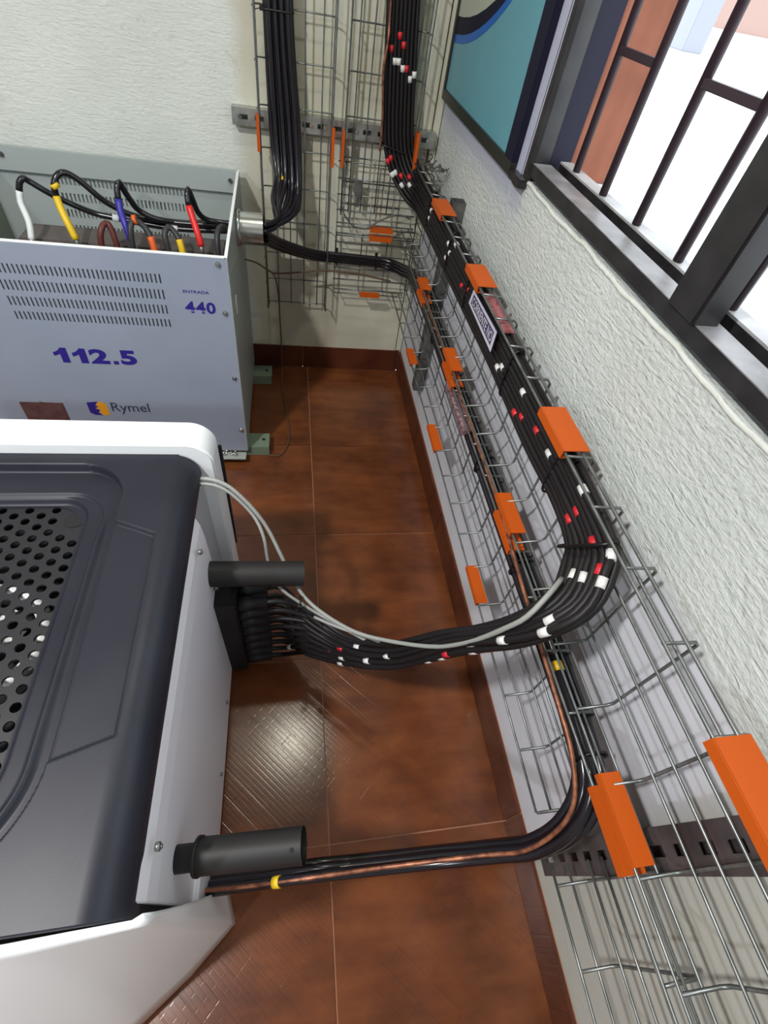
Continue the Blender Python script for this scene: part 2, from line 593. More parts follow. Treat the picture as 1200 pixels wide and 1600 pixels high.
def bundle_paths():
    paths = []
    for layer in range(2):
        for k in range(N_LANE):
            u = (k + 0.5) / N_LANE
            pts = []
            for bi, (l, r, nrm) in enumerate(BUNDLE):
                w = math.sqrt(sum((a - b) ** 2 for a, b in zip(l, r)))
                nn = norm3(nrm)
                squeeze = max(0.0, 1 - w / (N_LANE * 2 * CABLE_R))
                dep = layer * 2.05 * CABLE_R + (k % 2) * squeeze * 2.6 * CABLE_R + layer * squeeze * 2.2 * CABLE_R
                jx = 0.0018 * math.sin(bi * 2.3 + k * 1.7 + layer * 2.9)
                p = [a + (b - a) * u + n * (dep + jx) for a, b, n in zip(l, r, nn)]
                pts.append(tuple(p))
            gz = 0.352 - 0.0415 * k
            gy = -1.432 - 0.036 * layer
            pts.append((-0.540, gy, gz + 0.002))
            pts.append((-0.585, gy, gz))
            paths.append(cr_spline(pts, 0.014))
    return paths


def offset_paths(center, offs, step=0.014):
    out = []
    for dx, dy, dz in offs:
        out.append(cr_spline([(a + dx, b + dy, c + dz) for a, b, c in center], step))
    return out


LOW_CENTER = [(-0.600, -0.290, 0.680), (-0.545, -0.205, 0.622), (-0.430, -0.095, 0.552), (-0.330, -0.072, 0.540),
              (-0.252, -0.072, 0.538), (-0.150, -0.074, 0.535), (-0.100, -0.100, 0.532), (-0.082, -0.160, 0.545),
              (-0.066, -0.30, 0.580), (-0.065, -0.6, 0.592), (-0.065, -1.0, 0.592), (-0.065, -1.4, 0.592), (-0.065, -1.75, 0.592),
              (-0.067, -1.86, 0.590), (-0.074, -1.93, 0.580), (-0.098, -1.975, 0.530), (-0.130, -1.992, 0.455),
              (-0.18, -1.988, 0.395), (-0.27, -1.981, 0.335), (-0.41, -1.975, 0.305), (-0.50, -1.972, 0.300),
              (-0.59, -1.969, 0.245), (-0.675, -1.966, 0.200)]
LOW_OFFS = [(0.009, -0.010, 0.0155), (-0.009, -0.011, 0.016), (0.009, 0.001, 0.0), (-0.009, -0.001, 0.0), (0.009, 0.010, -0.0155), (-0.009, 0.009, -0.016)]
#ENDPATHS

# ------------------------------------------------------------------ SETTING
# floor with its tiles
T = 0.45
floor = struct(MB().box(-4.0, -5.0, -0.06, 0.0, 0.0, -0.003).build('floor', M['grout']))
col_edges = [-0.002, -0.441, -0.891, -1.341, -1.791, -2.241, -2.691]
row_edges = [-0.002, -0.111, -0.561, -1.011, -1.461, -1.911, -2.361, -2.811, -3.261]
G = 0.0016
tile_cache = {}


def tile_mesh(w, d):
    key = (round(w, 4), round(d, 4))
    if key not in tile_cache:
        tile_cache[key] = MB().box(-w / 2, -d / 2, -0.008, w / 2, d / 2, 0).mesh('floor_tile', M['tile'], 0.0007)
    return tile_cache[key]


for i in range(len(col_edges) - 1):
    for j in range(len(row_edges) - 1):
        w = col_edges[i] - col_edges[i + 1] - 2 * G
        d = row_edges[j] - row_edges[j + 1] - 2 * G
        o = link('floor_tile', tile_mesh(w, d), floor)
        o.location = ((col_edges[i] + col_edges[i + 1]) / 2, (row_edges[j] + row_edges[j + 1]) / 2,
                      random.uniform(-0.0004, 0.0004))

# baseboards
bb_back = struct(MB().box(-4.0, -0.003, 0.0, -0.010, 0.0, 0.106).build('baseboard_back', M['grout']))
bb_right = struct(MB().box(-0.003, -5.0, 0.0, 0.0, -0.0, 0.106).build('baseboard_right', M['grout']))
me_b = MB().box(-T / 2 + G, -0.0105, 0.001, T / 2 - G, -0.003, 0.108).mesh('baseboard_tile', M['base_tile'], 0.0012)
me_r = MB().box(-0.0105, -T / 2 + G, 0.001, -0.003, T / 2 - G, 0.108).mesh('baseboard_tile', M['base_tile'], 0.0012)
for k in range(6):
    o = link('baseboard_tile', me_b, bb_back)
    o.location = (-0.2265 - 0.011 - k * T, 0, 0)
for k in range(7):
    o = link('baseboard_tile', me_r, bb_right)
    o.location = (0, -0.111 - T / 2 - k * T, 0)
MB().box(-0.0105, -0.111 + G, 0.001, -0.003, -0.0115, 0.108).build('baseboard_tile', M['base_tile'], bb_right, 0.0012)

# walls
WT = 0.206
WIN_Y0, WIN_Y1, WIN_Z0, WIN_Z1 = -0.815, -4.6, 1.062, 2.2
mb = MB()
mb.box(0, -5.0, 0, WT, 0.2, WIN_Z0)
mb.box(0, WIN_Y0, WIN_Z0, WT, 0.2, 2.7)
mb.box(0, -5.0, WIN_Z0, WT, WIN_Y1, 2.7)
mb.box(0, WIN_Y1, WIN_Z1, WT, WIN_Y0, 2.7)
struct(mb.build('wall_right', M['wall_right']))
struct(MB().box(-4.2, 0, 0, 0, 0.2, 2.7).build('wall_back', M['wall_back']))
struct(MB().box(-4.2, -5.0, 0, -4.0, 0, 2.7).build('wall_left', M['wall_plain']))
struct(MB().box(-4.2, -5.2, 0, 0.2, -5.0, 2.7).build('wall_front', M['wall_plain']))
struct(MB().box(-4.2, -5.2, 2.7, 0.25, 0.2, 2.8).build('ceiling', M['ceil']))

# rough cement bead under the window frame
mb = MB()
rows = []
n = 150
for i in range(n + 1):
    y = -0.86 - i * (2.2 / n)
    a = 0.0012 * math.sin(i * 0.9) + 0.0022 * math.sin(i * 0.31 + 1) + random.uniform(-0.0006, 0.0006)
    b = random.uniform(-0.0004, 0.0004)
    rows.append([(0.001, y, 1.0515 + a), (-0.0016 + b, y, 1.0535 + a), (-0.0026 + b, y, 1.056 + a),
                 (-0.0016 + b, y, 1.0585 + a), (0.0004, y, 1.0605 + a), (0.001, y, 1.061 + a)])
vv = [p for r in rows for p in r]
ff = []
for i in range(n):
    for k in range(5):
        ff.append((i * 6 + k, i * 6 + k + 1, (i + 1) * 6 + k + 1, (i + 1) * 6 + k))
mb.add(vv, ff, True)
struct(mb.build('trim_1', M['plaster_edge']))
# cream pillar edge where the back wall meets the right wall
mb = MB()
mb.box(-0.030, -0.006, 0.108, 0.0, 0.0, 2.7)
struct(mb.build('trim_2', M['wall_back'], bevel=0.003))
# outside: masonry reveal painted orange, pale pillar, outer sill
struct(MB().box(0.1000, -0.8185, 1.064, 0.2080, -0.8140, 2.19).build('trim_3', M['orange_wall']))
struct(MB().prism([(0.0, -0.812), (0.0, -0.853), (0.035, -0.845), (0.1, -0.8165), (0.1, -0.812)], 'z', 1.058, 2.2).build('trim_5', M['wall_right']))
struct(MB().box(0.092, -4.6, 1.0, 0.222, -0.819, 1.0635).build('trim_4', M['pavement'], bevel=0.004))

# window_1 : black frame with sill rails, mullion, bars
win = struct(MB().box(-0.006, -4.6, 1.074, 0.038, -0.868, 1.096).build('window_1', M['frame'], bevel=0.001))
MB().box(-0.0045, -3.09, 1.0955, 0.036, -0.87, 1.0975).build('sill_rail', M['sill_grey'], win)
MB().box(0.038, -4.6, 1.064, 0.064, -0.85, 1.082).build('sill_channel', M['frame'], win)
MB().box(0.064, -4.6, 1.064, 0.092, -0.85, 1.098).build('sill_riser', M['frame'], win, 0.001)
MB().box(0.0635, -4.6, 1.098, 0.093, -0.85, 1.102).build('sill_ledge', M['sill_light'], win, 0.0005)
MB().prism([(-0.012, -0.849), (-0.012, -0.866), (0.0, -0.868), (0.036, -0.857), (0.036, -0.846), (-0.001, -0.8535)], 'z', 1.066, 2.2).build('jamb', M['frame'], win, 0.0008)
MB().prism([(0.034, -0.846), (0.034, -0.855), (0.100, -0.824), (0.100, -0.817)], 'z', 1.066, 2.2).build('jamb', M['poster_navy'], win)
MB().box(-0.012, -4.6, 2.16, 0.09, -0.842, 2.2).build('head_rail', M['frame'], win, 0.001)
for y in (-1.487, -2.32, -3.15, -3.98):
    MB().box(-0.012, y - 0.032, 1.094, 0.030, y + 0.032, 2.16).build('mullion', M['frame'], win, 0.004)
bars = [-0.918, -1.052, -1.192, -1.333]
me_bar = MB().tube([(0, 0, 1.103), (0, 0, 2.16)], 0.0078, 8).mesh('window_bar', M['bar'])
ys = [-0.918, -1.052, -1.192, -1.333, -1.476, -1.61, -1.75, -1.89, -2.03, -2.17, -2.45, -2.59, -2.73, -2.87] + [-3.01 - 0.14 * q for q in range(11)]
for y in ys:
    o = link('window_bar', me_bar, win)
    o.location = (0.072, y, 0)
for a, b, z in [(0, 1, 1.288), (2, 3, 1.288), (5, 6, 1.288), (7, 8, 1.288), (1, 2, 1.5), (3, 4, 1.5), (0, 1, 1.72), (2, 3, 1.72)]:
    MB().box(0.066, ys[a] - 0.004, z - 0.006, 0.078, ys[b] + 0.004, z + 0.006).build('crossbar', M['bar'], win, 0.001)

# outdoors
struct(MB().box(0.22, -12, -0.3, 60, 80, -0.2).build('street', M['pavement']))
h = empty('far_house', (14.5, 20.0, -0.2), 'pale pinkish house far across the bright street, seen between the window bars', 'house')
MB().box(14.0, 19.0, 0.85, 16.0, 20.9, 3.4).build('wall', M['pinkwall'], h)
MB().box(13.9, 18.9, -0.2, 16.1, 21.0, 0.85).build('plinth', M['pavement'], h)
MB().box(13.7, 18.7, 3.4, 16.3, 21.2, 3.6).build('roof', M['sill_light'], h)
p = empty('street_pillar', (3.1, 3.72, -0.2), 'pale lavender-grey pillar standing outside beyond the orange wall', 'pillar')
MB().box(3.0, 3.60, 1.05, 3.2, 3.85, 2.9).build('shaft', M['lavender'], p, 0.004)
MB().box(2.98, 3.56, -0.2, 3.22, 3.89, 1.05).build('plinth', M['pavement'], p, 0.004)
for (x, y, a, l, lab) in [(1.30, -0.95, 0.5, 0.07, 'thin curled leaf lying on the bright pavement outside, the larger one'),
                          (1.22, -0.88, 1.4, 0.045, 'small curled leaf on the bright pavement outside, nearer the wall')]:
    mb = MB()
    vs_, fs_ = [], []
    for i in range(9):
        t = i / 8
        w = 0.011 * math.sin(math.pi * t) + 0.0008
        cx, cy = l * (t - 0.5), 0.008 * math.sin(t * 3)
        zz = 0.004 + 0.006 * math.sin(t * 3.1)
        vs_ += [(cx, cy - w, zz + 0.004), (cx, cy, zz), (cx, cy + w, zz + 0.004)]
        if i:
            b0 = (i - 1) * 3
            fs_ += [(b0, b0 + 1, b0 + 4, b0 + 3), (b0 + 1, b0 + 2, b0 + 5, b0 + 4)]
    mb.add(vs_, fs_, True)
    o = mb.build('leaf', M['leaf'])
    o.location = (x, y, -0.2)
    o.rotation_euler = (0, 0, a)
    tag(o, lab, 'leaf')

# ------------------------------------------------------------------ POSTER on the right wall
po = empty('wall_poster', (-0.001, -0.38, 1.05), 'teal printed board with blue arcs and black frame on the right wall', 'poster')
MB().box(-0.009, -0.722, 1.066, -0.001, -0.020, 1.95).build('board', M['poster_teal'], po)
for nm, bx in [('frame_rail', (-0.016, -0.775, 1.046, -0.001, -0.006, 1.072)), ('frame_rail', (-0.016, -0.775, 1.95, -0.001, -0.006, 1.972)),
               ('frame_stile', (-0.016, -0.022, 1.072, -0.001, -0.006, 1.95))]:
    MB().box(*bx).build(nm, M['poster_frame'], po, 0.001)
MB().box(-0.016, -0.775, 1.072, -0.001, -0.718, 1.95).build('frame_stile', M['poster_navy'], po, 0.001)


def disc_clip(cy, cz, r, x, y0, y1, z1, n=96):
    pts = []
    for i in range(n):
        a = 2 * math.pi * i / n
        y = cy + r * math.cos(a)
        z = cz + r * math.sin(a)
        pts.append((max(y0, min(y1, y)), min(z1, z)))
    out = []
    for q in pts:
        if not out or (abs(q[0] - out[-1][0]) + abs(q[1] - out[-1][1])) > 1e-5:
            out.append(q)
    return MB().add([(x, a, b) for a, b in out], [tuple(range(len(out)))])


for nm, cy, cz, r, x, mm in [('arc', 0.0046, 2.2308, 1.0485, -0.0096, 'poster_blue'), ('arc', 0.0115, 2.2808, 1.080, -0.0099, 'poster_navy'),
                             ('emblem_field', -0.0108, 2.3564, 1.1168, -0.0102, 'poster_pale')]:
    bm_poly = disc_clip(cy, cz, r, x, -0.7175, -0.0225, 1.949)
    bm_poly.build(nm, M[mm], po)

# small black latch / hinge block at the bottom of the window frame
lt = MB().box(-0.020, -0.862, 1.046, 0.0, -0.785, 1.062).box(-0.014, -0.835, 1.040, -0.001, -0.800, 1.047).build('frame_bracket', M['frame'], None, 0.002)
tag(lt, 'small black metal bracket under the left foot of the window frame', 'bracket')

# ------------------------------------------------------------------ STRUTS and RAIL
def slotted_strut(name, loc, length, axis, m, label, w=0.041, d=0.041, slots=True):
    """C-channel with its slotted web facing the room; axis 'z' on the right wall, 'x' on the back wall"""
    root = empty(name, loc, label, 'strut')
    t = 0.0025
    sl, sw, pitch = 0.028, 0.013, 0.050
    ns = int((length - 0.02) / pitch)
    mb_ = MB()

    def P(l, a, dd):   # l along length, a across, dd depth from wall
        return (-dd, a, l) if axis == 'z' else (l, -dd, a)

    def bx(l0, l1, a0, a1, d0, d1):
        p0, p1 = P(l0, a0, d0), P(l1, a1, d1)
        mb_.box(*p0, *p1)
    bx(0, length, -w / 2, -w / 2 + t, 0, d)
    bx(0, length, w / 2 - t, w / 2, 0, d)
    bx(0, length, -w / 2 + t, -sw / 2, d - t, d)
    bx(0, length, sw / 2, w / 2 - t, d - t, d)
    start = (length - ns * pitch) / 2
    bx(0, start + (pitch - sl) / 2, -sw / 2, sw / 2, d - t, d)
    for k in range(ns):
        a0 = start + k * pitch + (pitch + sl) / 2
        a1 = start + (k + 1) * pitch + (pitch - sl) / 2 if k < ns - 1 else length
        bx(a0, a1, -sw / 2, sw / 2, d - t, d)
    ch = mb_.mesh('channel', m)
    o = link('channel', ch, root)
    o.location = loc
    # dark slot backs are the real cavity: back plate on the wall
    mb2 = MB()
    p0, p1 = P(0.0, -w / 2 + t, 0.0005), P(length, w / 2 - t, 0.002)
    mb2.box(*p0, *p1)
    o2 = link('back_plate', mb2.mesh('back_plate', m), root)
    o2.location = loc
    return root


def fix_children(root):
    pass


# (children built in local coordinates: parent inverse keeps world position, so location = loc above)
s1 = slotted_strut('slotted_strut', (0, -0.455, 0.225), 0.665, 'z', M['strut'],
                   'grey slotted steel strut upright on the right wall behind both trays near the corner', d=0.040)
s2 = slotted_strut('slotted_strut', (0, -2.004, 0.235), 0.64, 'z', M['strut_brown'],
                   'dull brown-grey slotted strut upright on the right wall at its near end', w=0.054, d=0.040)
s2.rotation_euler = (math.radians(3.3), 0, 0)
s3 = slotted_strut('slotted_rail', (-0.690, 0, 0.934), 0.670, 'x', M['rail'],
                   'galvanised slotted rail fixed level on the back wall behind the vertical trays', w=0.046, d=0.038)
for x in (-0.665, -0.44, -0.395, -0.29, -0.045):
    MB().tube([(x, -0.037, 0.934), (x, -0.0425, 0.934)], 0.0065, 6).build('bolt', M['chrome'] if x > -0.6 else M['strut'], s3)

# ------------------------------------------------------------------ WIRE TRAYS
WR = 0.0024


def tray(name, label, profile_long, cross_profile, axis_pts, m=None, long_range=None):
    pass


def make_tray(name, loc, label, longs, crosses, group=None):
    root = empty(name, loc, label, 'cable tray', group)
    for pts in longs:
        MB().tube(pts, WR, 6).build('long_wire', M['galv'], root)
    for pts in crosses:
        MB().tube(pts, WR, 6).build('cross_wire', M['galv'], root)
    return root


XB = -0.0455    # base plane of the trays on the right wall (inner wire)
XT = -0.1
CY = [-0.823 - 0.102 * k for k in range(-7, 17)]
# lower tray, right wall
A0, A1 = 0.421, 0.627
B0, B1 = 0.668, 0.885


def c_profile(z0, z1, y):
    tw = WR * 2
    r = 0.008
    return [(XT, y, z0 - 0.004), (XB - r, y, z0), (XB, y, z0 + r), (XB, y, z1 - r), (XB - r, y, z1), (XT, y, z1 + 0.004)]


def long_at(x, z, y0, y1):
    n_ = 8
    return [(x, y0 + (y1 - y0) * i / n_, z + 0.0006 * math.sin(i * 2.1 + z * 60)) for i in range(n_ + 1)]


YE = -3.2
tr_low = make_tray(
    'wire_tray', (XB, -0.1, A0), 'galvanised wire cable tray running low along the right wall above the baseboard',
    [long_at(XT, A0 - 0.006, -0.08, -1.944), long_at(XT, A0 - 0.006, -2.02, YE),
     long_at(-0.073, A0 - 0.004, -0.08, -1.944), long_at(-0.073, A0 - 0.004, -2.02, YE),
     long_at(XB - 0.005, A0 + 0.027, -0.08, -1.944), long_at(XB - 0.005, A0 + 0.027, -2.02, YE),
     long_at(XB - 0.005, A0 + 0.075, -0.08, -1.944), long_at(XB - 0.005, A0 + 0.075, -2.02, YE),
     long_at(XB - 0.005, A0 + 0.120, -0.08, YE), long_at(XB - 0.005, A0 + 0.168, -0.08, YE),
     long_at(-0.073, A1 + 0.004, -0.08, YE), long_at(XT, A1 + 0.006, -0.08, YE)],
    [c_profile(A0, A1, y) for y in CY])
tr_up = make_tray(
    'wire_tray', (XB, -0.1, B0), 'galvanised wire cable tray running along the right wall, upper one of the two',
    [long_at(XT, B0 - 0.006, -0.08, YE), long_at(-0.073, B0 - 0.004, -0.08, YE),
     long_at(XB - 0.005, B0 + 0.033, -0.08, YE), long_at(XB - 0.005, B0 + 0.082, -0.08, YE),
     long_at(XB - 0.005, B0 + 0.130, -0.08, YE), long_at(XB - 0.005, B0 + 0.180, -0.08, YE),
     long_at(-0.069, B1 + 0.004, -0.14, YE), long_at(XT, B1 + 0.006, -0.14, YE)],
    [c_profile(B0, B1, y - 0.004) for y in CY[1:]])


# trays on the back wall
def v_profile(x0, x1, z, yb=-0.0455, yt=-0.1):
    r = 0.008
    return [(x0 - 0.003, yt, z), (x0, yb - r, z), (x0 + r, yb, z), (x1 - r, yb, z), (x1, yb - r, z), (x1 + 0.003, yt, z)]


def vlong(x, y, z0, z1, dx=0.0):
    return [(x + dx * i / 6 + 0.0006 * math.sin(i * 1.9 + x * 50), y, z0 + (z1 - z0) * i / 6) for i in range(7)]


CZ = [0.640 + 0.111 * k for k in range(0, 9)]
LX0, LX1 = -0.604, -0.375
make_tray('wire_tray', (-0.49, -0.045, 0.33),
          'galvanised wire tray standing upright on the back wall beside the transformer',
          [vlong(x, y, 0.332, 1.68) for x, y in [(-0.604, -0.1), (-0.602, -0.072), (-0.560, -0.050), (-0.512, -0.050), (-0.461, -0.050),
                                                 (-0.407, -0.050), (-0.377, -0.072), (-0.374, -0.1)]],
          [v_profile(LX0, LX1, z) for z in CZ] + [v_profile(LX0, LX1, z) for z in (0.335, 0.43, 0.53)])
RX0, RX1 = -0.328, -0.098
make_tray('wire_tray', (-0.21, -0.045, 0.62),
          'galvanised wire tray standing upright in the corner, carrying the control cables',
          [vlong(x, y, 0.70 if x < -0.15 else 0.905, 1.68) for x, y in [(-0.334, -0.1), (-0.330, -0.072), (-0.302, -0.050), (-0.258, -0.050),
                                                (-0.205, -0.050), (-0.160, -0.050), (-0.120, -0.050), (-0.099, -0.072), (-0.096, -0.1)]],
          [v_profile(RX0, RX1, z) for z in CZ[2:]] + [[(RX0, -0.1, z), (RX0, -0.0455, z), (-0.11, -0.0455, z)] for z in (0.72, 0.79)])


def hprof(x, z0, z1, yb=-0.0455, yt=-0.1):
    r = 0.008
    return [(x, yt, z0 - 0.003), (x, yb - r, z0), (x, yb, z0 + r), (x, yb, z1 - r), (x, yb - r, z1), (x, yt, z1 + 0.003)]


def hlong(y, z, x0=-0.345, x1=-0.052):
    return [(x0, y, z), ((x0 + x1) / 2, y + 0.0006, z), (x1, y, z)]


make_tray('wire_tray', (-0.2, -0.045, 0.42), 'short level wire tray on the back wall in the corner, the lower one',
          [hlong(y, z) for y, z in [(-0.1, 0.415), (-0.072, 0.418), (-0.050, 0.448), (-0.050, 0.495), (-0.050, 0.545), (-0.050, 0.590),
                                    (-0.072, 0.630), (-0.1, 0.632)]],
          [hprof(x, 0.421, 0.627) for x in (-0.340, -0.240, -0.140, -0.062)])
make_tray('wire_tray', (-0.2, -0.045, 0.67), 'short level wire tray on the back wall in the corner, the upper one',
          [hlong(y, z) for y, z in [(-0.1, 0.662), (-0.072, 0.665), (-0.050, 0.70), (-0.050, 0.75), (-0.050, 0.80), (-0.050, 0.85)]],
          [hprof(x, 0.668, 0.872)[:4] for x in (-0.318, -0.218, -0.135, -0.062)])

# ------------------------------------------------------------------ ORANGE CLIPS
def clip_right(y0, y1, zt, w, up, label, lip=0.014):
    """folded plastic edge guard on the outer wire of a tray flange (right wall)"""
    root = MB()
    x0 = XT - 0.004
    zt = zt + (0.0035 if up >= 0 else 0.0035)
    root.box(x0, y0, zt, x0 + w, y1, zt + 0.0016)
    root.box(x0 - 0.0014, y0, zt - lip, x0 + 0.0004, y1, zt + 0.0016)
    root.box(x0, y0, zt - lip, x0 + w * 0.35, y1, zt - lip + 0.0014)
    o = root.build('edge_clip', M['orange'], None)
    tag(o, label, 'clip', 'orange plastic clips on the wire trays')
    return o


names4 = ['nearest the corner', 'second from the corner', 'third from the corner', 'nearest the camera']
ytop = [(-0.475, -0.600), (-0.899, -1.010), (-1.430, -1.537), (-1.950, -2.060)]
for k, (a, b) in enumerate(ytop):
    clip_right(a, b, B1 + 0.006, 0.044, 1, 'orange clip on the top edge of the upper right-wall tray, ' + names4[k])
yb_ = [(-0.472, -0.556), (-0.885, -0.992), (-1.417, -1.520), (-1.934, -2.040)]
for k, (a, b) in enumerate(yb_):
    clip_right(a, b, B0 - 0.006, 0.030, -1, 'orange clip on the bottom edge of the upper right-wall tray, ' + names4[k], 0.010)
ya_ = [(-0.4915, -0.585), (-0.906, -1.020), (-1.439, -1.540), (-1.944, -2.047)]
for k, (a, b) in enumerate(ya_):
    clip_right(a, b, A1 + 0.006, 0.032, 1, 'orange clip on the top edge of the lower right-wall tray, ' + names4[k], 0.012)
yl_ = [(-0.493, -0.590), (-0.912, -1.028), (-1.431, -1.533)]
for k, (a, b) in enumerate(yl_):
    clip_right(a, b, A0 - 0.006, 0.026, -1, 'orange clip on the bottom edge of the lower right-wall tray, ' + ['nearest the corner', 'middle of three', 'nearest the camera'][k], 0.010)


def clip_vert(x, z0, z1, side, label):
    mb_ = MB()
    mb_.box(x - 0.0035, -0.104, z0, x + 0.0035, -0.072, z1)
    mb_.box(x - 0.006 if side < 0 else x + 0.003, -0.106, z0, x - 0.003 if side < 0 else x + 0.006, -0.096, z1)
    o = mb_.build('edge_clip', M['orange'])
    tag(o, label, 'clip', 'orange plastic clips on the wire trays')


clip_vert(-0.6065, 0.862, 0.958, -1, 'upright orange clip on the left edge of the tray beside the transformer')
clip_vert(-0.372, 0.842, 0.948, 1, 'upright orange clip on the right edge of the tray beside the transformer')
clip_vert(-0.337, 0.845, 0.945, -1, 'upright orange clip on the left edge of the corner tray')
clip_vert(-0.094, 0.86, 0.965, 1, 'upright orange clip on the right edge of the corner tray, by the control cables')


def clip_back(x0, x1, z, label, w=0.03):
    mb_ = MB()
    mb_.box(x0, -0.104, z + 0.003, x1, -0.104 + w, z + 0.0046)
    mb_.box(x0, -0.1055, z - 0.010, x1, -0.104, z + 0.0046)
    o = mb_.build('edge_clip', M['orange'])
    tag(o, label, 'clip', 'orange plastic clips on the wire trays')


clip_back(-0.222, -0.135, 0.662, 'orange clip lying level on the upper corner tray bottom edge, back wall', 0.022)
clip_back(-0.222, -0.135, 0.632, 'orange clip lying level on the lower corner tray top edge, back wall', 0.030)
clip_back(-0.238, -0.155, 0.415, 'orange clip lying level on the lower corner tray bottom edge, back wall', 0.018)

# ------------------------------------------------------------------ CONTROL CABLE BUNDLE
bun = empty('cable_bundle', (-0.2, -0.07, 1.3),
            'bundle of black control cables with red and white markers, from upper tray to cabinet', 'cables')
paths = bundle_paths()
for pth in paths:
    MB().tube(pth, CABLE_R, 8).build('cable', M['cable'], bun)
#MARKS
MARKS = [(10, 131, 'white_mark'), (11, 132, 'white_mark'), (13, 138, 'white_mark'), (12, 150, 'white_mark'), (15, 155, 'white_mark'), (10, 165, 'white_mark'),
         (12, 167, 'white_mark'), (15, 166, 'white_mark'), (15, 163, 'white_mark'), (13, 172, 'white_mark'), (15, 173, 'white_mark'), (15, 178, 'white_mark'),
         (14, 184, 'white_mark'), (6, 191, 'white_mark'), (13, 202, 'white_mark'), (15, 207, 'white_mark'), (15, 213, 'white_mark'), (10, 205, 'white_mark'),
         (7, 216, 'white_mark'), (14, 227, 'white_mark'), (6, 185, 'white_mark'), (6, 194, 'white_mark'), (10, 34, 'white_mark'), (11, 34, 'white_mark'),
         (12, 36, 'white_mark'), (14, 37, 'white_mark'), (15, 36, 'white_mark'), (8, 55, 'white_mark'), (9, 53, 'white_mark'), (9, 56, 'white_mark'),
         (11, 57, 'white_mark'), (13, 74, 'white_mark'), (11, 75, 'white_mark'), (13, 91, 'white_mark'), (15, 94, 'white_mark'), (12, 94, 'white_mark'),
         (10, 93, 'white_mark'), (9, 141, 'red_mark'), (10, 142, 'red_mark'), (12, 146, 'red_mark'), (10, 159, 'red_mark'), (12, 159, 'red_mark'),
         (13, 163, 'red_mark'), (14, 165, 'red_mark'), (6, 168, 'red_mark'), (9, 213, 'red_mark'), (14, 216, 'red_mark'), (12, 212, 'red_mark'),
         (6, 182, 'red_mark'), (7, 191, 'red_mark'), (11, 30, 'red_mark'), (9, 32, 'red_mark'), (12, 32, 'red_mark'), (13, 35, 'red_mark'),
         (8, 52, 'red_mark'), (9, 50, 'red_mark'), (10, 54, 'red_mark'), (12, 55, 'red_mark'), (11, 107, 'red_mark'), (12, 109, 'red_mark'),
         (13, 116, 'red_mark')]
#ENDMARKS


def marker(path, i, r, ln, mname, parent, name='marker_sleeve'):
    i = max(1, min(len(path) - 2, i))
    c = Vector(path[i])
    t = (Vector(path[i + 1]) - Vector(path[i - 1])).normalized()
    MB().tube([c - t * ln / 2, c + t * ln / 2], r, 10).build(name, M[mname], parent)


for ci, pi, mname in MARKS:
    marker(paths[ci], pi, CABLE_R + 0.0008, 0.016, mname, bun)


def zip_loop(pts_fn, parent, tail=None, r=0.0022, name='zip_tie'):
    MB().tube(pts_fn, r, 6, caps=False).build(name, M['tie'], parent)


def tie_around(c, half_a, half_b, axis_a, axis_b, parent, width=0.0025, tail=True):
    c = Vector(c)
    a = Vector(axis_a).normalized() * half_a
    b = Vector(axis_b).normalized() * half_b
    pts = []
    for i in range(21):
        t = 2 * math.pi * i / 20
        ct, st = math.cos(t), math.sin(t)
        e = 0.6
        pts.append(c + a * (abs(ct) ** e) * (1 if ct >= 0 else -1) + b * (abs(st) ** e) * (1 if st >= 0 else -1))
    mb_ = MB().tube(pts, width, 6, caps=False)
    hd = c - a + b * 0.2
    mb_.box(hd.x - 0.006, hd.y - 0.004, hd.z - 0.006, hd.x + 0.004, hd.y + 0.004, hd.z + 0.006)
    if tail:
        mb_.tube([hd, hd - a * 0.3 + Vector((-0.01, -0.004, -0.006))], 0.0012, 5)
    mb_.build('zip_tie', M['tie'], parent)


for y in (-0.36, -0.66, -0.88, -1.23, -1.505):
    tie_around((-0.068, y, 0.821), 0.0535, 0.0145, (0, 0, -1), (1, 0, 0), bun)
tie_around((-0.150, -0.070, 0.905), 0.058, 0.016, (1, 0, -0.2), (0, 1, 0), bun, 0.003)
tie_around((-0.078, -1.655, 0.815), 0.062, 0.018, (0.0, 0.55, -0.8), (1, 0, 0.2), bun, 0.003)
tie_around((-0.185, -0.068, 1.345), 0.060, 0.018, (1, 0, 0), (0, 1, 0), bun)

# ------------------------------------------------------------------ THICK POWER CABLES
low = empty('power_cable_set', (-0.6, -0.29, 0.68),
            'thick black power cables from the transformer along the lower tray to the cabinet front', 'cables')
lpaths = offset_paths(LOW_CENTER, LOW_OFFS)
for pth in lpaths:
    MB().tube(pth, 0.0085, 10).build('cable', M['cable2'], low)
marker(lpaths[1], min(range(len(lpaths[1])), key=lambda i: (lpaths[1][i][0] + 0.545) ** 2 + (lpaths[1][i][1] + 1.97) ** 2), 0.0095, 0.014, 'yellow', low, 'phase_band')
marker(lpaths[1], min(range(len(lpaths[1])), key=lambda i: (lpaths[1][i][0] + 0.089) ** 2 + (lpaths[1][i][1] + 1.765) ** 2), 0.0095, 0.016, 'yellow', low, 'phase_band')
for c in [(-0.335, -0.07, 0.54), (-0.18, -0.072, 0.535)]:
    tie_around(c, 0.026, 0.024, (0, 0, -1), (0, 1, 0), low)
for y in (-0.7, -1.26, -1.55, -1.9):
    tie_around((-0.066, y, 0.592), 0.021, 0.027, (-1, 0, 0), (0, 0, 1), low)

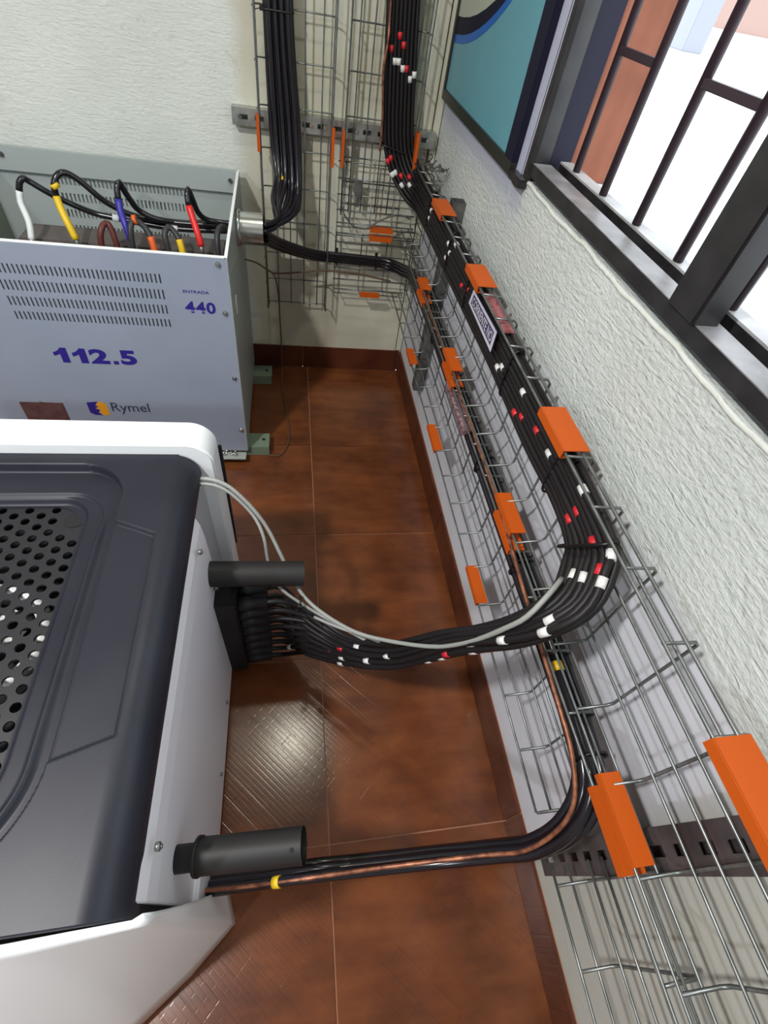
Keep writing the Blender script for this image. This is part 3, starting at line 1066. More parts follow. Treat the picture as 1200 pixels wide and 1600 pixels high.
top = empty('power_cable_set', (-0.53, -0.07, 1.2),
            'thick black power cables hanging down the upright tray into the transformer pipe', 'cables')
starts = [((-0.572, 1.66), (-0.572, 1.206), (-0.567, 0.921), (-0.555, 0.805)),
          ((-0.556, 1.66), (-0.555, 1.208), (-0.541, 0.924), (-0.537, 0.807)),
          ((-0.538, 1.66), (-0.537, 1.21), (-0.521, 0.926), (-0.514, 0.791)),
          ((-0.520, 1.66), (-0.520, 1.212), (-0.500, 0.928), (-0.492, 0.783)),
          ((-0.503, 1.66), (-0.503, 1.214), (-0.482, 0.93), (-0.478, 0.774))]
tpaths = []
for i, q in enumerate(starts):
    yy = -0.064 - 0.003 * (i % 2)
    pts = [(x, yy, z) for x, z in q[:3]] + [(q[3][0], -0.10, q[3][1]), (q[3][0] - 0.012, -0.18, q[3][1] - 0.05),
                                             (-0.552, -0.25, 0.722 - 0.003 * i), (-0.598, -0.288 + 0.008 * (i - 2), 0.716 - 0.004 * (i % 3))]
    tpaths.append(cr_spline(pts, 0.014))
for pth in tpaths:
    MB().tube(pth, 0.0082, 10).build('cable', M['cable2'], top)
# second layer behind
for i in range(4):
    q = starts[i]
    pts = [((a[0] + starts[i + 1][j][0]) / 2, -0.079, a[1]) for j, a in enumerate(q[:3])]
    pts += [((q[3][0] + starts[i + 1][3][0]) / 2, -0.118, q[3][1] - 0.01), (q[3][0] - 0.008, -0.20, q[3][1] - 0.06), (-0.556, -0.262, 0.705),
            (-0.598, -0.302 + 0.008 * (i - 1.5), 0.700)]
    MB().tube(cr_spline(pts, 0.014), 0.0078, 10).build('cable', M['cable2'], top)
marker(tpaths[1], min(range(len(tpaths[1])), key=lambda i: (tpaths[1][i][2] - 0.80) ** 2), 0.0095, 0.012, 'yellow', top, 'phase_band')
tie_around((-0.538, -0.070, 1.19), 0.044, 0.016, (1, 0, 0), (0, 1, 0), top, 0.003)

# ------------------------------------------------------------------ GREY NETWORK CABLES
g = tag(MB().tube(cr_spline([(-0.695, -1.325, 0.612), (-0.671, -1.33, 0.614), (-0.638, -1.34, 0.601), (-0.596, -1.36, 0.557), (-0.565, -1.38, 0.505), (-0.533, -1.42, 0.439),
                             (-0.499, -1.47, 0.396), (-0.458, -1.52, 0.396), (-0.394, -1.58, 0.416), (-0.334, -1.62, 0.447), (-0.262, -1.68, 0.537),
                             (-0.222, -1.715, 0.630), (-0.196, -1.735, 0.715), (-0.178, -1.738, 0.755), (-0.150, -1.720, 0.785), (-0.120, -1.695, 0.785)]), 0.0042, 8)
        .build('network_cable', M['grey_cable']), 'light grey cable arching from the cabinet over the black bundle to the upper tray', 'cable')
g = tag(MB().tube(cr_spline([(-0.698, -1.332, 0.604), (-0.672, -1.336, 0.606), (-0.639, -1.346, 0.592), (-0.597, -1.366, 0.545), (-0.576, -1.395, 0.505), (-0.568, -1.42, 0.441),
                             (-0.545, -1.46, 0.405), (-0.485, -1.50, 0.380), (-0.401, -1.55, 0.362), (-0.335, -1.585, 0.345), (-0.318, -1.598, 0.372),
                             (-0.350, -1.59, 0.392), (-0.42, -1.555, 0.385), (-0.47, -1.52, 0.37)]), 0.0036, 8)
        .build('network_cable', M['grey_cable']), 'thin grey cable from the cabinet looping back on itself above the black bundle', 'cable')
tie_around((-0.50, -1.495, 0.392), 0.012, 0.014, (0, 1, 0), (0, 0, 1), g)

# ------------------------------------------------------------------ COPPER AND SMALL WIRES
cp = [(-0.088, -0.45, 0.640)] + [(-0.094, -0.602, 0.645), (-0.094, -0.914, 0.645), (-0.094, -1.202, 0.645), (-0.095, -1.431, 0.642), (-0.104, -1.646, 0.636), (-0.107, -1.807, 0.630),
      (-0.105, -1.90, 0.612), (-0.112, -1.965, 0.565), (-0.150, -1.996, 0.470), (-0.22, -1.992, 0.405), (-0.36, -1.986, 0.345), (-0.50, -1.984, 0.325), (-0.60, -1.980, 0.270), (-0.69, -1.975, 0.235)]
tag(MB().tube(cr_spline(cp), 0.0037, 8).build('copper_conductor', M['copper']),
    'bare copper earth conductor along the lower tray edge and down to the cabinet front', 'wire')
tag(MB().tube(cr_spline([(-0.236, -0.088, 1.65), (-0.226, -0.09, 1.252), (-0.224, -0.098, 1.174), (-0.230, -0.1, 1.104), (-0.217, -0.09, 0.996), (-0.214, -0.088, 0.90)]), 0.0035, 8)
    .build('copper_conductor', M['copper']), 'bare copper wire running down beside the control cables on the back wall', 'wire')
tag(MB().tube(cr_spline([(-0.683, -0.12, 0.527), (-0.64, -0.12, 0.518), (-0.60, -0.115, 0.492), (-0.575, -0.112, 0.47), (-0.562, -0.112, 0.40), (-0.560, -0.06, 0.25), (-0.558, -0.04, 0.11),
                         (-0.558, -0.06, 0.006), (-0.560, -0.155, 0.004), (-0.535, -0.379, 0.004), (-0.527, -0.52, 0.004), (-0.557, -0.615, 0.004), (-0.605, -0.622, 0.006)]), 0.003, 6)
    .build('earth_wire', M['brown_wire']), 'thin brown wire dropping from the transformer side to the floor and its foot', 'wire')
tag(MB().tube(cr_spline([(-0.585, -0.108, 0.478), (-0.55, -0.106, 0.478), (-0.474, -0.106, 0.488), (-0.40, -0.106, 0.500), (-0.35, -0.106, 0.502), (-0.25, -0.106, 0.498), (-0.12, -0.108, 0.480)]), 0.0032, 6)
    .build('earth_wire', M['brown_wire']), 'thin brown wire running level under the thick black cables on the back wall', 'wire')
tag(MB().tube(cr_spline([(-0.325, -0.104, 0.71), (-0.29, -0.106, 0.672), (-0.24, -0.108, 0.665), (-0.20, -0.108, 0.69), (-0.13, -0.104, 0.72), (-0.08, -0.11, 0.712)]), 0.003, 6)
    .build('grey_lead', M['strut']), 'thin grey lead looping between black ties in the wall corner', 'wire')
# cut wire ends twisted in the corner on top of the upper tray
mb = MB()
for k in range(9):
    pts = []
    px_, py_, pz_ = -0.085 + 0.006 * k * random.random(), -0.12 - 0.012 * k, 0.898
    for i in range(7):
        pts.append((px_, py_, pz_))
        px_ = max(-0.10, min(-0.012, px_ + random.uniform(-0.008, 0.022)))
        py_ += random.uniform(-0.028, 0.018)
        pz_ = max(0.893, min(0.925, pz_ + random.uniform(-0.010, 0.014)))
    mb.tube(cr_spline(pts, 0.008), 0.0021, 5)
tag(mb.build('wire_offcut', M['strut']), 'tangle of dull wire ends twisted on top of the upper tray in the corner', 'wire')
# small hanging steel bracket on the corner tray
mb = MB()
mb.prism([(-0.286, 0.800), (-0.257, 0.802), (-0.259, 0.755), (-0.266, 0.716), (-0.276, 0.716), (-0.277, 0.748), (-0.290, 0.764)], 'y', -0.058, -0.0555)
tag(mb.build('hanging_bracket', M['strut']), 'small dull steel bracket hanging inside the corner tray on the back wall', 'bracket')

# ------------------------------------------------------------------ TEXT
def text_mesh(s, x0, x1, z0, z1, bold=0.0, shear=0.0, depth=0.0):
    c = bpy.data.curves.new('lettering', 'FONT')
    c.body = s
    c.offset = bold
    c.shear = shear
    c.resolution_u = 4
    c.extrude = 0.0
    o = bpy.data.objects.new('tmp', c)
    COL.objects.link(o)
    bpy.context.view_layer.update()
    dg = bpy.context.evaluated_depsgraph_get()
    me = bpy.data.meshes.new_from_object(o.evaluated_get(dg))
    bpy.data.objects.remove(o)
    xs = [v.co.x for v in me.vertices]
    ys_ = [v.co.y for v in me.vertices]
    ax, bx = min(xs), max(xs)
    ay, by = min(ys_), max(ys_)
    for v in me.vertices:
        u = (v.co.x - ax) / (bx - ax)
        w = (v.co.y - ay) / (by - ay)
        v.co = (x0 + (x1 - x0) * u, 0, z0 + (z1 - z0) * w)
    return me


def text_on_front(s, x0, x1, z0, z1, y, m, parent, name='lettering', bold=0.0, shear=0.0):
    me = text_mesh(s, x0, x1, z0, z1, bold, shear)
    for v in me.vertices:
        v.co.y = y
    me.materials.clear()
    me.materials.append(m)
    return link(name, me, parent)


# sign strapped on the bundle, facing the room
sg = empty('cable_sign', (-0.102, -1.12, 0.86), 'small navy sign with white border lettered CORRIENTE, strapped to the control cables', 'sign')
SC = [(-0.093, -0.953, 0.829), (-0.093, -1.155, 0.824), (-0.093, -1.154, 0.870), (-0.093, -0.962, 0.865)]


def sign_pt(u, v, d=0.0):
    a = [SC[0][k] + (SC[1][k] - SC[0][k]) * u for k in range(3)]
    b = [SC[3][k] + (SC[2][k] - SC[3][k]) * u for k in range(3)]
    q = [a[k] + (b[k] - a[k]) * v for k in range(3)]
    return (q[0] - d, q[1], q[2])


def sign_quad(u0, u1, v0, v1, d, t=0.0012):
    a = [sign_pt(u0, v0, d), sign_pt(u1, v0, d), sign_pt(u1, v1, d), sign_pt(u0, v1, d)]
    b = [(x - t, y, z) for x, y, z in a]
    return MB().add(a + b, [(0, 1, 2, 3), (7, 6, 5, 4), (0, 4, 5, 1), (1, 5, 6, 2), (2, 6, 7, 3), (3, 7, 4, 0)])


sign_quad(0, 1, 0, 1, 0).build('panel', M['sign_navy'], sg)
for (a, b, c_, d_) in [(0, 1, 0.0, 0.16), (0, 1, 0.84, 1.0), (0, 0.06, 0.16, 0.84), (0.94, 1, 0.16, 0.84)]:
    sign_quad(a, b, c_, d_, 0.0013, 0.0004).build('border', M['sign_white'], sg)
me = text_mesh('CORRIENTE NO', 0.09, 0.92, 0.25, 0.75, 0.012)
for v in me.vertices:
    v.co = sign_pt(v.co.x, v.co.z, 0.0018)
me.materials.clear()
me.materials.append(M['sign_white'])
link('lettering', me, sg)
sg2 = MB().box(-0.086, -1.165, 0.8745, -0.058, -1.000, 0.8775).build('cable_label', M['sign_red'], None, 0.0005)
tag(sg2, 'dull red printed strip lying on the control cables beside the navy sign', 'label')
mb = MB()
pts = [(-0.0955, -0.965, 0.612), (-0.1015, -1.17, 0.614)]
mb.add([(-0.078, -0.965, 0.6245), (-0.103, -0.965, 0.614), (-0.103, -1.17, 0.614), (-0.078, -1.17, 0.6245),
        (-0.078, -0.965, 0.622), (-0.103, -0.965, 0.600), (-0.103, -1.17, 0.600), (-0.078, -1.17, 0.622)],
       [(0, 1, 2, 3), (1, 5, 6, 2), (4, 7, 6, 5), (0, 4, 5, 1), (3, 2, 6, 7), (0, 3, 7, 4)])
tag(mb.build('printed_tape', M['tape_pink']), 'purplish printed tape wrapped on the cables of the lower tray, below the sign', 'label')

# ------------------------------------------------------------------ TRANSFORMER
XL, XR, YF, YB = -1.475, -0.683, -0.635, -0.042
ZT, ZTB, ZBOT = 0.748, 0.786, 0.045
tx = empty('transformer', (-1.06, -0.34, 0), 'open light grey steel transformer box marked 112.5 standing against the back wall', 'transformer')


def slotted_panel(x0, x1, z0, z1, y, th, rows, sx0, sx1, pitch, sw, m, name, parent):
    """sheet with real slots: rows = [(zlow, zhigh)]"""
    mb_ = MB()
    zs = z0
    for (a, b) in sorted(rows):
        mb_.box(x0, y, zs, x1, y + th, a)
        x = x0
        n_ = int((sx1 - sx0) / pitch)
        for k in range(n_):
            s = sx0 + k * pitch
            mb_.box(x, y, a, s, y + th, b)
            x = s + sw
        mb_.box(x, y, a, x1, y + th, b)
        zs = b
    mb_.box(x0, y, zs, x1, y + th, z1)
    return mb_.build(name, m, parent)


slotted_panel(XL, XR, ZBOT, ZT, YF, 0.002, [(0.538, 0.562), (0.579, 0.605), (0.622, 0.650), (0.668, 0.693)],
              -1.270, -0.846, 0.0112, 0.0042, M['tx_front'], 'front_panel', tx)
MB().box(XL + 0.01, YF + 0.009, 0.50, XR - 0.1, YF + 0.011, 0.715).build('inner_shield', M['tx_in'], tx)
# folded rim of the front panel
MB().box(XL, YF, ZT, XR, YF + 0.012, ZT + 0.002).build('front_rim', M['ups_rim'], tx)
# right side panel (top edge rises to the back)
MB().prism([(YF, ZBOT), (YB, ZBOT), (YB, ZTB), (YF, ZT)], 'x', XR - 0.0, XR + 0.0022).build('side_panel', M['tx_side'], tx)
MB().prism([(YF, ZT), (YB, ZTB), (YB, ZTB + 0.002), (YF, ZT + 0.002)], 'x', XR - 0.006, XR + 0.0025).build('side_rim', M['ups_rim'], tx)
MB().prism([(YF, ZBOT), (YB, ZBOT), (YB, ZTB), (YF, ZT)], 'x', XL - 0.002, XL).build('side_panel', M['tx_left'], tx)
# back panel with slots and top lip
slotted_panel(XL, XR, ZBOT, ZTB, YB, 0.002, [(0.44, 0.465), (0.49, 0.515), (0.54, 0.565), (0.59, 0.615), (0.64, 0.665), (0.69, 0.712)],
              -1.285, -0.865, 0.0125, 0.0055, M['tx_in'], 'back_panel', tx)
MB().box(XL, YB - 0.016, 0.720, XR - 0.001, YB, ZTB + 0.002).build('top_lip', M['tx_in'], tx, 0.001)
MB().box(XL + 0.02, YB - 0.003, 0.716, XR - 0.02, YB, 0.7195).build('lip_gap', M['inner_dark'], tx)
MB().box(XL, YF, ZBOT - 0.003, XR, YB, ZBOT).build('base_plate', M['tx_side'], tx)
# cut corner reinforcement on the side panel
MB().prism([(-0.615, 0.06), (-0.42, 0.06), (-0.36, 0.30), (-0.35, 0.55), (-0.40, 0.66), (-0.615, 0.70)], 'x', XR + 0.0022, XR + 0.0034).build('side_cover', M['tx_side'], tx)
MB().box(XR + 0.0034, -0.548, 0.545, XR + 0.006, -0.538, 0.60).build('label_strip', M['whites'], tx)
# core and coils inside
for z0_, z1_ in ((0.60, 0.655), (0.08, 0.15)):
    MB().box(-1.30, -0.39, z0_, -0.72, -0.28, z1_).build('core_yoke', M['core'], tx, 0.003)
for x in (-1.21, -1.01, -0.81):
    MB().tube([(x, -0.335, 0.15), (x, -0.335, 0.598)], 0.092, 28).build('coil', M['coil'], tx)
MB().box(-1.32, -0.26, 0.30, -0.70, -0.20, 0.33).build('clamp_bar', M['strut'], tx)
MB().box(-1.40, -0.60, 0.58, -0.70, -0.50, 0.600).build('terminal_board', M['coil'], tx)
# feet: green-grey channels under the box
for y in (-0.575, -0.115):
    ft = MB()
    ft.box(-1.50, y - 0.040, 0.0, -0.603, y - 0.034, 0.042)
    ft.box(-1.50, y - 0.034, 0.036, -0.603, y + 0.040, 0.042)
    ft.box(-1.50, y + 0.034, 0.0, -0.603, y + 0.040, 0.036)
    fo = ft.build('foot_channel', M['tx_foot'], tx, 0.0008)
    MB().tube([(-0.625, y + 0.004, 0.0421), (-0.625, y + 0.004, 0.0428)], 0.007, 14).build('bolt_hole', M['inner_dark'], fo)
# bolts on the front
for (x, z) in [(-0.707, 0.733), (-0.703, 0.593), (-0.699, 0.368), (-0.697, 0.146)]:
    bo = MB().tube([(x, YF - 0.005, z), (x, YF, z)], 0.0075, 6).tube([(x, YF - 0.009, z), (x, YF - 0.005, z)], 0.0038, 8)
    bo.build('bolt', M['chrome'], tx)
MB().tube([(-0.712, YB - 0.024, 0.760), (-0.712, YB - 0.016, 0.760)], 0.007, 6).build('bolt', M['chrome'], tx)
MB().tube([(-1.405, YB - 0.024, 0.765), (-1.405, YB - 0.016, 0.765)], 0.007, 6).build('bolt', M['strut'], tx)
# lettering
tf = YF - 0.0008
z0_, z1_ = 0.402, 0.453
one = [(0.40, 0.0), (0.82, 0.0), (0.82, 1.0), (0.50, 1.0), (0.40, 0.86), (0.22, 0.74), (0.04, 0.68), (0.04, 0.44), (0.22, 0.49), (0.40, 0.58)]
for xa in (-1.2175, -1.1660):
    MB().add([(xa + u * 0.050, tf, z0_ + v * (z1_ - z0_)) for u, v in one], [tuple(range(len(one)))]).build('lettering', M['ink'], tx)
text_on_front('2', -1.1175, -1.0640, z0_, z1_, tf, M['ink'], tx, 'lettering', 0.045)
MB().add([(a, tf, b) for a, b in [(-1.0545, z0_), (-1.0400, z0_), (-1.0400, z0_ + 0.012), (-1.0545, z0_ + 0.012)]], [(0, 1, 2, 3)]).build('lettering', M['ink'], tx)
text_on_front('5', -1.0320, -0.9850, z0_, z1_, tf, M['ink'], tx, 'lettering', 0.045)
text_on_front('ENTRADA', -0.811, -0.740, 0.646, 0.6545, tf, M['ink'], tx, 'lettering', 0.012)
for ch, xa, xb in (('4', -0.8127, -0.7855), ('4', -0.7835, -0.7563), ('0', -0.7540, -0.7285)):
    text_on_front(ch, xa, xb, 0.587, 0.622, tf, M['ink'], tx, 'lettering', 0.03)
text_on_front('Rymel', -1.1085, -0.990, 0.2055, 0.2535, tf, M['ink_grey'], tx, 'lettering', 0.004)
# emblem: navy and amber halves split by a star-shaped notch
lx0, lx1, lz0, lz1 = -1.180, -1.123, 0.200, 0.256
mx = (lx0 + lx1) / 2 + 0.004
zz = [(mx + 0.002, lz1), (mx - 0.010, 0.240), (mx + 0.000, 0.236), (mx - 0.013, 0.229), (mx + 0.001, 0.221), (mx - 0.007, 0.213), (mx + 0.004, lz0)]
MB().add([(a, tf, b) for a, b in [(lx0, lz1 - 0.004), (lx0, lz0 + 0.010), (lx0 + 0.014, lz0)] + list(reversed(zz))],
         [tuple(range(3 + len(zz)))]).build('emblem', M['ink'], tx)
MB().add([(a + 0.002, tf, b) for a, b in zz + [(lx1, lz0 + 0.001), (lx1, lz1 - 0.012), (lx1 - 0.012, lz1)]],
         [tuple(range(len(zz) + 3))]).build('emblem', M['amber'], tx)
MB().box(-1.380, YF - 0.0016, 0.12, -1.252, YF, 0.2475).build('name_plate', M['plate'], tx, 0.0004)
MB().tube([(-1.315, YF - 0.004, 0.2500), (-1.315, YF, 0.2500)], 0.004, 8).build('rivet', M['chrome'], tx)
# pipe stub through the side
mb = MB()
seg = 28
for (xa, xb, ra) in [(XR + 0.002, -0.597, 0.047)]:
    mb.tube([(xa, -0.295, 0.700), (xb, -0.295, 0.700)], ra, seg, caps=False)
    mb.tube([(xb, -0.295, 0.700), (xa, -0.295, 0.700)], ra - 0.003, seg, caps=False)
mb.tube([(XR + 0.002, -0.295, 0.700), (XR + 0.016, -0.295, 0.700)], 0.053, seg)
pi_ = mb.build('pipe_stub', M['chrome'], tx)
MB().tube([(XR + 0.018, -0.295, 0.700), (-0.612, -0.295, 0.700)], 0.0435, seg).build('pipe_filling', M['inner_dark'], pi_)

# cables inside the transformer, each a part of it
TXC = {
    'white': ([(-1.250, -0.42, 0.665), (-1.248, -0.40, 0.704), (-1.263, -0.37, 0.744), (-1.259, -0.36, 0.77)],
              [(-1.259, -0.36, 0.77), (-1.253, -0.355, 0.789), (-1.242, -0.35, 0.799), (-1.235, -0.34, 0.791), (-1.195, -0.33, 0.761), (-1.154, -0.31, 0.731),
               (-1.1, -0.3, 0.707), (-1.049, -0.3, 0.699), (-0.95, -0.3, 0.688), (-0.867, -0.3, 0.683), (-0.761, -0.3, 0.686), (-0.69, -0.297, 0.690)], 'whites', 0.0085),
    'yellow': ([(-1.125, -0.43, 0.68), (-1.136, -0.42, 0.715), (-1.15, -0.4, 0.746), (-1.159, -0.38, 0.771)],
               [(-1.159, -0.38, 0.771), (-1.156, -0.38, 0.798), (-1.146, -0.37, 0.818), (-1.132, -0.36, 0.826), (-1.118, -0.35, 0.821), (-1.094, -0.34, 0.8), (-1.061, -0.33, 0.762),
                (-1.034, -0.32, 0.739), (-0.996, -0.31, 0.717), (-0.946, -0.3, 0.704), (-0.85, -0.3, 0.700), (-0.759, -0.3, 0.703), (-0.69, -0.297, 0.705)], 'yellow', 0.0095),
    'blue': ([(-0.975, -0.43, 0.69), (-0.982, -0.42, 0.728), (-0.992, -0.4, 0.751), (-0.996, -0.38, 0.778)],
             [(-0.996, -0.38, 0.778), (-0.994, -0.37, 0.807), (-0.988, -0.36, 0.817), (-0.981, -0.35, 0.79), (-0.968, -0.34, 0.755), (-0.959, -0.33, 0.737), (-0.918, -0.32, 0.714),
              (-0.844, -0.29, 0.698), (-0.76, -0.28, 0.703), (-0.69, -0.28, 0.703)], 'blue', 0.0095),
    'red': ([(-0.777, -0.43, 0.69), (-0.784, -0.42, 0.724), (-0.794, -0.4, 0.75), (-0.804, -0.38, 0.779)],
            [(-0.804, -0.38, 0.779), (-0.806, -0.37, 0.804), (-0.803, -0.36, 0.816), (-0.796, -0.35, 0.788), (-0.789, -0.33, 0.748), (-0.772, -0.31, 0.722), (-0.733, -0.3, 0.713), (-0.69, -0.3, 0.713)],
            'red', 0.0095),
}
for k, (boot, run, mn, rr) in TXC.items():
    c_ = MB().tube(cr_spline(run, 0.01), 0.0085, 10).build('cable', M['cable2'], tx)
    MB().tube(cr_spline(boot, 0.01), rr, 10).build('sleeve', M[mn], c_)
    e_ = boot[0]
    MB().tube([(e_[0], e_[1] + 0.0, e_[2] - 0.035), (e_[0], e_[1], e_[2] + 0.005)], 0.007, 10).box(e_[0] - 0.011, e_[1] - 0.004, e_[2] - 0.075, e_[0] + 0.011, e_[1] + 0.002, e_[2] - 0.03).build('lug', M['galv'], c_)
MB().tube([(-1.151, -0.379, 0.793), (-1.156, -0.380, 0.804)], 0.0115, 12).build('yellow_band', M['yellow'], tx)
for (pts, mm, sl) in [([(-1.053, -0.45, 0.60), (-1.053, -0.45, 0.68), (-1.045, -0.44, 0.718), (-1.034, -0.42, 0.728), (-1.025, -0.42, 0.718), (-1.017, -0.43, 0.675), (-1.015, -0.43, 0.60)], 'brown', None),
                      ([(-0.968, -0.45, 0.60), (-0.968, -0.45, 0.682), (-0.964, -0.44, 0.73), (-0.954, -0.42, 0.744), (-0.930, -0.42, 0.726), (-0.918, -0.43, 0.705), (-0.911, -0.44, 0.67), (-0.908, -0.44, 0.60)], 'darkgrey', 'orange2'),
                      ([(-0.870, -0.45, 0.60), (-0.870, -0.45, 0.682), (-0.874, -0.44, 0.72), (-0.864, -0.42, 0.732), (-0.851, -0.42, 0.722), (-0.838, -0.43, 0.704), (-0.832, -0.44, 0.67), (-0.830, -0.44, 0.60)], 'darkgrey', 'yellow'),
                      ([(-0.727, -0.45, 0.60), (-0.727, -0.45, 0.689), (-0.726, -0.43, 0.729), (-0.715, -0.40, 0.738), (-0.705, -0.36, 0.715)], 'darkgrey', None)]:
    c_ = MB().tube(cr_spline(pts, 0.01), 0.0085, 10).build('cable', M[mm], tx)
    if sl:
        q = pts[5:]
        MB().tube(cr_spline(q, 0.01), 0.0095, 10).build('sleeve', M[sl], c_)
MB().tube([(-0.958, -0.421, 0.743), (-0.948, -0.420, 0.745)], 0.013, 12).build('orange_band', M['orange2'], tx)
MB().tube([(-1.048, -0.30, 0.6995), (-1.030, -0.30, 0.697)], 0.0096, 10).build('white_band', M['whites'], tx)
MB().tube([(-0.880, -0.30, 0.685), (-0.862, -0.30, 0.6835)], 0.0096, 10).build('white_band', M['whites'], tx)
# nuts, bolts and washers heaped on the foot plate in front of the box
ledge = MB().box(-0.93, -0.672, 0.030, -0.688, YF, 0.034).build('front_ledge', M['tx_side'], tx)
for k in range(14):
    x = -0.79 + 0.072 * random.random()
    y = -0.660 + 0.018 * random.random()
    mb = MB()
    a = random.random() * 3.1
    if k % 3 == 0:
        d_ = Vector((math.cos(a), math.sin(a), 0)) * 0.010
        c0 = Vector((x, y, 0.039))
        mb.tube([c0 - d_, c0 + d_], 0.0032, 8).tube([c0 + d_, c0 + d_ * 1.45], 0.0062, 6)
        lab, nm = 'small steel bolt in the heap on the ledge before the transformer', 'loose_bolt'
    else:
        mb.tube([(x, y, 0.034), (x, y, 0.0395)], 0.0062, 6)
        mb.tube([(x, y, 0.0395), (x, y, 0.0402)], 0.0032, 8)
        lab, nm = 'small steel nut in the heap on the ledge before the transformer', 'loose_nut'
    tag(mb.build(nm, M['chrome']), lab, 'hardware', 'nuts and bolts heaped by the transformer' if 'nut ' in lab else 'loose bolts heaped by the transformer')

# ------------------------------------------------------------------ POWER CABINET (foreground left)
ups = empty('power_cabinet', (-1.1, -1.65, 0), 'white floor cabinet with black perforated top cover in the foreground', 'cabinet')
# body shell: right side, with a recessed strip towards the rear
mb = MB()
mb.prism([(-1.62, 0.04), (-0.682, 0.04), (-0.6865, 0.45), (-0.689, 0.54), (-0.6925, 0.578), (-0.700, 0.6035), (-0.712, 0.610), (-0.76, 0.60), (-0.80, 0.45), (-1.62, 0.45)], 'y', -1.998, -1.415)
mb.build('body', M['ups_white'], ups, 0.0015)
mb = MB()
mb.prism([(-1.62, 0.04), (-0.694, 0.04), (-0.702, 0.602), (-0.72, 0.610), (-0.76, 0.60), (-0.80, 0.45), (-1.62, 0.45)], 'y', -1.4155, -1.292)
mb.build('side_recess', M['ups_grey'], ups)
# rear white rim and rear panel edge
prof = []
R_ = 0.050
cx_, cz_ = -0.722, 0.624
prof = [(-1.62, 0.03), (-0.667, 0.03)]
for i in range(13):
    a = i / 12 * math.pi / 2
    prof.append((cx_ + R_ * math.cos(a), cz_ + R_ * math.sin(a)))
prof.append((-1.62, cz_ + R_))
MB().prism(prof, 'y', -1.293, -1.222).build('rear_rim', M['ups_rim'], ups, 0.004)
MB().box(-1.62, -1.2955, 0.60, -0.735, -1.2925, 0.6485).build('rim_shadow_line', M['inner_dark'], ups)  # thin dark strip standing in for the shade at the cover's rear edge

MB().box(-0.700, -1.2225, 0.25, -0.6655, -1.2145, 0.605).build('rear_seal', M['block'], ups, 0.001)
# black top cover as a fine relief
REC_Z, GR_Z = -0.030, -0.030


def rrect_sd(x, y, x0, x1, y0, y1, r):
    cx = (x0 + x1) / 2
    cy = (y0 + y1) / 2
    dx = abs(x - cx) - (x1 - x0) / 2 + r
    dy = abs(y - cy) - (y1 - y0) / 2 + r
    return math.hypot(max(dx, 0), max(dy, 0)) + min(max(dx, dy), 0) - r


def sstep(a, b, t):
    t = max(0.0, min(1.0, (t - a) / (b - a)))
    return t * t * (3 - 2 * t)


def poly_sd(x, y, P):
    d = 1e9
    inside = False
    n_ = len(P)
    for i in range(n_):
        ax, ay = P[i]
        bx, by = P[(i + 1) % n_]
        ex, ey = bx - ax, by - ay
        wx, wy = x - ax, y - ay
        t = max(0, min(1, (wx * ex + wy * ey) / (ex * ex + ey * ey)))
        d = min(d, math.hypot(wx - ex * t, wy - ey * t))
        if (ay > y) != (by > y) and x < (bx - ax) * (y - ay) / (by - ay) + ax:
            inside = not inside
    return -d if inside else d


POCKET = [(-0.826, -1.456), (-0.748, -1.490), (-0.745, -1.822), (-0.838, -1.853), (-0.836, -1.80), (-0.829, -1.65)]


def cover_h(x, y):
    h_ = 0.0
    # outer rim: first wall
    sd1 = rrect_sd(x, y, -2.0, -0.818, -1.99, -1.322, 0.15 if y < -1.65 else 0.085)
    # sloping back wall is wider at the rear than at the side
    h_ -= 0.019 * sstep(0.0005, -0.0045, sd1)
    side = sstep(-1.42, -1.50, y)
    sd2 = rrect_sd(x, y, -2.0, -0.846, -1.96, -1.380, 0.12 if y < -1.65 else 0.065)
    h_ += 0.007 * sstep(-0.016, -0.026, sd1) * sstep(-0.008, 0.0, sd2) * side
    sd3 = rrect_sd(x, y, -2.0, -0.876, -1.93, -1.388, 0.10 if y < -1.65 else 0.05)
    h_ -= 0.006 * sstep(0.001, -0.003, sd2)
    h_ -= 0.012 * sstep(0.003, -0.006, sd3)
    if -0.85 < x < -0.73 and -1.87 < y < -1.44:
        sp = poly_sd(x, y, POCKET)
        h_ = h_ if sd1 < 0 else h_ - 0.009 * sstep(0.0005, -0.0028, sp)
    return h_


xs = []
x = -1.62
while x < -1.12:
    xs.append(x)
    x += 0.05
x = -1.12
while x < -0.7455:
    xs.append(x)
    x += 0.0020
arc = [(-0.744 + 0.045 * math.sin(a), 0.605 + 0.045 * math.cos(a)) for a in [i / 12 * math.pi / 2 for i in range(13)]]
colsX = [(q, 0.65, True) for q in xs] + [(a, b, False) for a, b in arc] + [(-0.6985, 0.598, False)]
yv = []
y = -1.2965
while y > -2.0118:
    yv.append(y)
    y -= 0.0022
yv.append(-2.012)
vv, ff = [], []
# open area for the grille
GX1, GY0, GY1 = -0.884, -1.925, -1.398


def in_grille(x, y):
    return rrect_sd(x, y, -2.0, -0.882, -1.92, -1.394, 0.06) < -0.004


